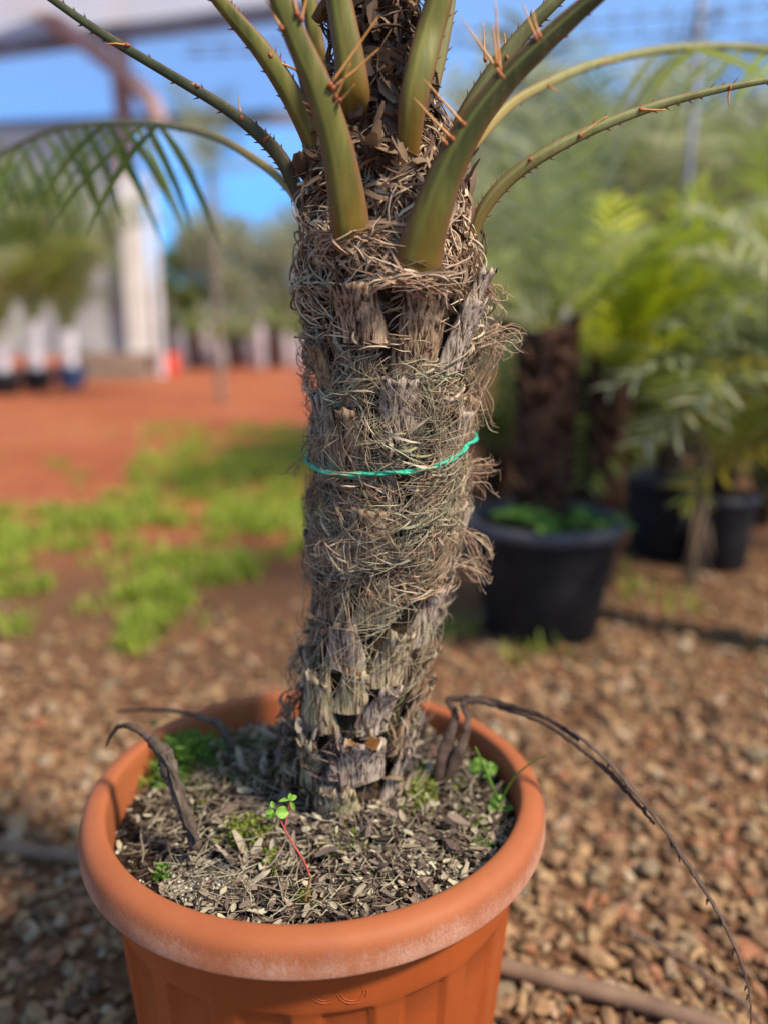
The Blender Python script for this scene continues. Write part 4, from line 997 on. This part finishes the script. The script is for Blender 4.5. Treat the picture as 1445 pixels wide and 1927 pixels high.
def tub(base, r0, r1, h, mat, label, cat='plant pot', name='plant_pot', group=None, soil=True, weeds=False, lip=.012):
    t = thing(name, base, label, cat, group); b = MB()
    prof = [(0, 0), (r0 * .93, 0), (r0, .012), (lerp(r0, r1, .5), h * .5), (r1, h * .86), (r1 + .002, h * .9)]
    b.lathe(prof, base, 48); b.build('wall', mat, t)
    b = MB(); b.lathe([(r1 + .001, h * .89), (r1 + lip, h * .9), (r1 + lip + .003, h * .95), (r1 + lip, h), (r1 + lip * .3, h + .004), (r1 - .004, h), (r1 - .012, h * .9), (r1 - .016, h * .8)], base, 48); b.build('rim', M['blackrim'] if mat is M['blackpot'] else mat, t)
    b = MB(); c = b.lathe([(r1 * .97, h * .9), (r1 * .5, h * .915), (.001, h * .92)], base, 32); b.build('soil', M['soil'], t)
    return t
BP = G(1015, 1185); BP.z = 0
tub(BP, .178, .225, .375, M['blackpot'], 'wide black plastic pot with thick rim on the gravel right of the main palm trunk', lip=.02)
bg_palm((BP.x - .01, BP.y + .02, .34), .60, .078, ['green', 'grey', 'green'], 14, .62, 'dark trunked palm growing in the wide black pot', 51)
random.seed(5)
for i, (dx, dy, n_, lab) in enumerate(((-.09, -.10, 7, 'broad leaved green weed at the left of the wide black pot'), (.02, -.15, 7, 'lush green weed at the front of the wide black pot'), (.12, -.06, 9, 'tall green weed at the right of the wide black pot'))):
    weed((BP.x + dx, BP.y + dy, .345), lab, n_, .045, .017, .10, 60 + i)
random.seed(6)
q1 = G(1243, 1045); q2 = G(1345, 1065)
tub(q1, .13, .15, .36, M['blackpot'], 'black plastic nursery pot left of its twin in the right background', lip=.006)
tub(q2, .115, .13, .30, M['blackpot'], 'smaller black plastic nursery pot at the right beside the drooping fronds', lip=.006)
bg_palm((q1.x, q1.y, .33), .22, .05, ['big', 'dark', 'big', 'deep', 'biggrey'], 18, .8, 'bushy green palm in the black pot at the right', 71)
pb = bg_palm((q2.x, q2.y, .27), .16, .04, ['big', 'deep', 'big'], 12, .7, 'palm with one dry hanging frond in the small black pot', 72)
# lime frond catching the sun and drooping fronds at the right edge
def free_palm(px, py, Y, keys, nf, sc_, label, seed, h=None, **k):
    p = P(px, py, Y); return bg_palm((p.x, Y, 0), p.z if h is None else h, k.pop('rt', .06), keys, nf, sc_, label, seed, **k)
lp = free_palm(1150, 690, 2.95, ['big', 'lime', 'lime'], 7, .45, 'palm with sunlit lime yellow fronds behind the black pots', 81)
dp = free_palm(1600, 690, 2.3, ['biggrey', 'big', 'biggrey'], 10, .5, 'palm with pale drooping and yellowing fronds at the right edge', 82)
free_palm(955, 600, 5.0, ['green', 'grey', 'biggrey'], 20, 1.35, 'tall green palm just right of the main trunk in the background', 83)
free_palm(1105, 470, 5.8, ['green', 'grey', 'dry', 'biggrey'], 22, 1.35, 'palm with grey trunk and mixed dry fronds in the second row', 84, trunk='bark_pale')
free_palm(1310, 480, 6.2, ['green', 'grey', 'biggrey', 'dry'], 22, 1.45, 'high crowned green palm in the second row near the right edge', 85, trunk='bark_pale')
free_palm(1480, 530, 5.2, ['green', 'lime', 'green'], 18, 1.1, 'green palm with lime fronds just beyond the right edge', 86)
free_palm(1040, 590, 7.0, ['green', 'grey', 'green'], 18, 1.3, 'low dark green palm in the third row', 87)
free_palm(1240, 580, 7.6, ['grey', 'green', 'grey'], 18, 1.3, 'wide green palm in the third row behind the lime fronds', 88)
free_palm(1420, 620, 8.4, ['dark', 'green'], 18, 1.3, 'dark bushy palm farthest back at the right', 89)
free_palm(900, 620, 8.5, ['grey', 'green', 'grey'], 16, 1.3, 'palm partly hidden behind the main trunk at the back', 90)
for k_, (px_, Y_, n_) in enumerate(((930, 4.6, 'left of'), (1090, 4.2, 'behind'), (1210, 3.9, 'right of'), (1330, 4.4, 'far right of'), (1450, 3.9, 'beyond'))):  # added undergrowth: its dark leaves stand in for the shade behind the pots
    g_ = P(px_, 800, Y_); bg_palm((g_.x, Y_, 0), .22, .05, ['deep', 'deep', 'dark'], 16, .72, ['low shaded deep green palm peeping out behind the main trunk', 'low dark palm behind the wide black pot', 'low dark palm between the wide black pot and the nursery pots', 'low dark palm behind the two nursery pots', 'low dark palm at the right edge behind the drooping fronds'][k_], 400 + k_)
lz = P(1150, 680, 2.95).z
for az, ti, sc_, dx in ((-85, -.45, .66, -.06), (-70, -.2, .66, 0), (-105, -.05, .64, 0), (20, .2, .6, 0), (-95, .15, .64, .05), (80, -.1, .42, 0), (-60, .2, .5, .03), (-90, -.7, .5, .0), (-120, -.2, .48, .02)): add_frond(lp, 'lime', (dx, -.1, lz - .03), R(az), ti, sc_, 2, 'sunlit lime yellow frond')
dz = P(1600, 740, 2.3).z
for az, ti, sc_, key, h_ in ((95, -1.0, 1.15, 'biggrey', .06), (108, -1.15, 1.1, 'biggrey', .02), (82, -1.25, 1.0, 'yellow', -.02), (120, -1.0, 1.0, 'biggrey', .04), (100, -1.35, .9, 'yellow', -.08), (100, -.35, 1.0, 'biggrey', .05), (85, -.6, .95, 'biggrey', .0), (112, -.75, .9, 'yellow', -.03), (75, -.15, 1.1, 'biggrey', .05), (100, -.9, .8, 'yellow', -.05), (60, -.5, .9, 'big', 0)): add_frond(dp, key, (0, 0, dz + h_), R(az), ti + .1, sc_ * .6, 0)
# dry frond leaning on the small black pot
b = MB(); 
pth = [P(1255, 745, 3.05), P(1300, 790, 3.0), P(1330, 870, 2.97), P(1325, 950, 2.95), P(1300, 1060, 2.93)]
b.tube([Vector(q) for q in catmull(pth, 5)], [.010] * 21, 6)
for _ in range(46):
    i = random.randint(0, 3); p = pth[i].lerp(pth[i + 1], rnd()); d = Vector((uni(-.35, .25), uni(-.2, .2), -1)).normalized(); b.ribbon([p, p + d * .12, p + d * .24 + rv() * .02], [.006, .009, .002], rv())
tag(b.build('dead_frond', M['leaf_dry']), 'dry brown frond hanging in front of the right black pots down to the gravel', 'dead frond')

# pale shade net wall on posts far right
t = thing('shade_net', P(1250, 600, 11), 'pale pinkish shade net stretched behind the background palms', 'net')
b = MB(); a0 = P(860, 190, 11); a1 = P(1800, 170, 11)
nx, nz_ = 24, 8
for j in range(nz_ + 1):
    for i in range(nx + 1):
        x = lerp(a0.x, a1.x, i / nx); z = lerp(.3, a0.z, j / nz_); b.v.append((x, 11 + .06 * math.sin(i * 1.3 + j * .7), z + .05 * math.sin(i * .9) * (j == nz_)))
for j in range(nz_):
    for i in range(nx): b.f.append((j * (nx + 1) + i, j * (nx + 1) + i + 1, (j + 1) * (nx + 1) + i + 1, (j + 1) * (nx + 1) + i))
b.build('netting', M['net'], t)
for i in range(3):
    b = MB(); x = lerp(a0.x, a1.x, (0, .62, 1)[i]); b.tube([(x, 11.12, 0), (x, 11.12, a0.z + .1)], .03, 8); b.build('post', M['steel'], t)
# barbed wire and post top right
t = thing('wire_fence', P(1312, 800, 3.6) , 'two strands of barbed wire on a slim grey post at the top right', 'wire fence')
wp = P(1312, 100, 3.6); b = MB(); b.tube([(wp.x, 3.6, 0), (wp.x, 3.6, 2.6)], .016, 8); b.build('post', M['steel'], t)
for (y0, y1) in ((32, 4), (62, 40)):
    b = MB(); a_, c_ = P(1100, y0, 3.58), P(1480, y1, 3.58); a_ = a_ + (a_ - c_) * 2.0; c_ = c_ + (c_ - a_) * .3
    b.tube([a_.lerp(c_, i / 12) + Vector((0, 0, -.02 * math.sin(math.pi * i / 12))) for i in range(13)], .0035, 5)
    for i in range(30):
        p = a_.lerp(c_, (i + .5) / 30)
        for _ in range(3): e = rv(); b.tube([p - e * .018, p + e * .018], .0022, 4)
    b.build('wire', M['wire'], t)

# ================================================================== SHELTER AT THE LEFT
CY = 13.5
cb = P(275, 705, CY)
t = thing('shelter', (cb.x, CY, 0), 'greenhouse shelter with cream column, rusty arch, film roof and grey side panel', 'greenhouse')
b = MB(); b.box((cb.x - .05, CY, 1.55), (.30, .30, 2.9)); b.build('column', M['column'], t, smooth=False)
b = MB(); b.box((cb.x - .08, CY + .02, 4.6), (.24, .24, 3.18)); b.build('column', M['rust'], t, smooth=False)['label'] = 'brown upper column'
b = MB(); b.box((cb.x + .19, CY + .3, 2.0), (.09, .09, 4.0)); b.build('post', M['white'], t, smooth=False)
b = MB(); x0 = P(162, 690, CY).x; b.box(((x0 + cb.x + .1) / 2, CY - .12, .20), (cb.x + .1 - x0, .5, .42)); b.build('plinth', M['concrete'], t, smooth=False)
b = MB(); a_ = P(262, 165, CY - .3); c_ = P(60, 10, CY - .3); d_ = P(-250, -160, CY - .3)
b.tube([Vector(q) for q in catmull([P(300, 235, CY - .3), a_, c_, d_], 6)], .13, 8); b.build('arch', M['rust'], t)
b = MB(); b.bar(P(-160, 112, CY), P(700, 0, CY), .2, .22); b.build('beam', M['steel'], t, smooth=False)
b = MB(); b.bar(P(-160, 248, CY + .2), P(700, 214, CY + .2), .16, .20); b.build('beam', M['steel'], t, smooth=False)
# film roof sloping towards the viewer, above the upper beam
def sheet(cs, mat, name, parent, n=14, sag=.05, th=None):
    b = MB()
    for j in range(n + 1):
        for i in range(n + 1):
            u, v = i / n, j / n; p = (cs[0] * (1 - u) + cs[1] * u) * (1 - v) + (cs[3] * (1 - u) + cs[2] * u) * v
            b.v.append(tuple(p + Vector((0, 0, -sag * math.sin(math.pi * v) * (1 + .3 * math.sin(u * 25))))))
    for j in range(n):
        for i in range(n): b.f.append((j * (n + 1) + i, j * (n + 1) + i + 1, (j + 1) * (n + 1) + i + 1, (j + 1) * (n + 1) + i))
    return b.build(name, mat, parent)
A, B_ = P(-160, 104, CY), P(700, -8, CY)
sheet([A, B_, Vector((B_.x, 12.2, B_.z + .7)), Vector((A.x, 12.2, A.z + .7))], M['film_white'], 'roof_film', t)
sheet([P(-160, 240, CY + .2), P(700, 206, CY + .2), P(700, 8, CY + .05), P(-160, 120, CY + .05)], M['film_blue'], 'roof_film', t, sag=.02)['label'] = 'clear bluish film between the beams'
sheet([Vector((P(-160, 300, CY).x, CY + .1, .36)), Vector((cb.x - .12, CY + .1, .36)), Vector((cb.x - .12, CY + .1, P(200, 240, CY).z)), Vector((P(-160, 300, CY).x, CY + .1, P(200, 240, CY).z))], M['panel'], 'side_panel', t, sag=0)

# plants in front of it
random.seed(44)
def white_palm(px, py, Y, h, label, seed, potmat):
    g = P(px, py, Y); base = Vector((g.x, Y, 0))
    tub(base, .16, .2, .3, potmat, label[1], group=None)
    bg_palm((base.x, Y, .26), h, .075, ['green', 'grey', 'green', 'dark'], 18, 2.2, label[0], seed, trunk='white', tiltr=(-.1, .45))
white_palm(70, 700, 11.2, .62, ('palm with whitewashed trunk at the far left before the grey panel', 'dark pot under the leftmost whitewashed palm'), 101, M['blackpot'])
white_palm(134, 700, 11.6, .5, ('shorter palm with white trunk standing in the blue pot', 'blue plastic pot left of the concrete plinth'), 102, M['bluepot'])
white_palm(8, 712, 10.6, .55, ('palm with white trunk cut by the left edge of the photo', 'black pot at the left edge of the red yard'), 103, M['blackpot'])
# near green/yellow drooping palm at the left edge
free_palm(-60, 690, 6.0, ['yellow', 'green', 'grey'], 16, .75, 'low yellowish palm leaning in at the left edge over the red earth', 104)
# red bucket
rp = P(318, 700, 14.2); 
tub(Vector((rp.x, 14.2, 0)), .17, .2, .34, M['redpot'], 'bright red bucket at the foot of the white post', cat='bucket', name='bucket')

# row of wrapped nursery bags with plants, far across the yard
random.seed(50)
labs = ['nearest the white post', 'second from the white post', 'third from the white post', 'fourth from the white post', 'left of the yard row middle', 'in the middle of the far row', 'right of the row middle', 'third from the main trunk', 'second from the main trunk', 'nearest the main trunk on its left']
for i in range(10):
    px = 340 + i * 25; Y = 15.8 + .5 * (i % 3); g = P(px, 690, Y); base = Vector((g.x, Y, 0)); dark = i % 3 == 1; h = uni(.55, .85)
    t = thing('potted_shrub', base, ('dark green' if dark else 'pale wrapped') + ' nursery shrub in the far row, ' + labs[i], 'shrub', 'nursery shrubs in a row across the yard')
    b = MB(); b.lathe([(0, 0), (.10, 0), (.12, .05), (.11, h * .6), (.09, h), (.03, h + .02)], base, 16, lambda r_, z, an: r_ * (1 + .08 * math.sin(an * 3 + z * 9 + i))); b.build('bag', M['blackpot'] if dark else M['greybag'], t)
    b = MB()
    for _ in range(150):
        d = rv(); d.z = abs(d.z) * 1.6; p = base + Vector((0, 0, h)) + d * uni(.05, .26); e = rv() * .07; b.ribbon([p - e, p, p + e], [.005, .022, .004], rv())
    b.build('foliage', M['leaf_green'] if i % 2 else M['tree_olive'], t)

def crown_tree(base, h, cr, trunk_r, mat, label, seed, nleaf=5200, flat=.8, lw=.09):
    random.seed(seed); t = thing('tree', base, label, 'tree', 'trees beyond the yard'); base = Vector(base)
    b = MB(); top = base + Vector((0, 0, h - cr * .9)); b.tube([base, base.lerp(top, .5) + Vector((.1, 0, 0)), top], [trunk_r, trunk_r * .8, trunk_r * .6], 8); cl = []
    for _ in range(11):
        d = rv(); d.z = d.z * flat * .8 + .3; e = top + d * cr * .75; cl.append((e, cr * uni(.3, .5))); cl.append((base + Vector((uni(-.8, .8) * cr, uni(-.5, .5) * cr, uni(.15, .5) * h)), cr * uni(.3, .45))); b.tube([top - Vector((0, 0, .3)), (top + e) / 2 + rv() * .15, e], [trunk_r * .5, trunk_r * .3, trunk_r * .1], 6)
    b.build('trunk', M['bark_pale'], t)
    b = MB()
    for _ in range(nleaf):
        c, r_ = random.choice(cl); p = c + rv() * r_ * rnd() ** .4; e = rv() * lw; b.ribbon([p - e, p, p + e], [lw * .1, lw * .45, lw * .1], rv())
    b.build('crown', M[mat], t)
crown_tree((P(420, 650, 24).x, 24, 0), 3.6, 1.5, .14, 'tree_olive', 'grey green olive like tree beyond the far row left of the trunk', 201)
crown_tree((P(510, 650, 26).x, 26, 0), 4.2, 1.9, .16, 'tree_olive', 'largest grey green tree directly left of the main trunk', 202)
crown_tree((P(590, 650, 25).x, 25, 0), 4.0, 1.7, .15, 'tree_olive', 'grey green tree half hidden by the main trunk', 203)
crown_tree((P(322, 650, 22).x, 22, 0), 1.9, .75, .08, 'tree_green', 'small yellow green tree seen right of the white post', 204, 2600)
crown_tree((P(355, 650, 30).x, 30, 0), 3.6, 1.2, .1, 'tree_green', 'darker slim tree between the yellow green tree and the olive tree', 205, 2600)
for i, px in enumerate((760, 900, 1030, 1180, 1320, 1480)):
    crown_tree((P(px, 650, 27 + i).x, 27 + i, 0), 4.0 + (i % 3) * .7, 2.2, .15, 'tree_olive' if i % 2 else 'tree_green', ['tree hidden behind the main trunk far away', 'far tree right of the trunk behind the palms', 'olive coloured far tree behind the tall green palm', 'far green tree in the middle of the right background', 'far olive tree behind the lime fronds', 'far tree at the right edge behind the net'][i], 210 + i, 3600)
# tall far palm seen against the blue sky
fp = P(398, 335, 9.5)
bg_palm((fp.x, 9.5, 0), fp.z, .026, ['dark', 'grey', 'green'], 15, 1.0, 'tall thin palm standing against the blue sky left of the main trunk', 301, tiltr=(-.9, .1), trunk='bark_pale')
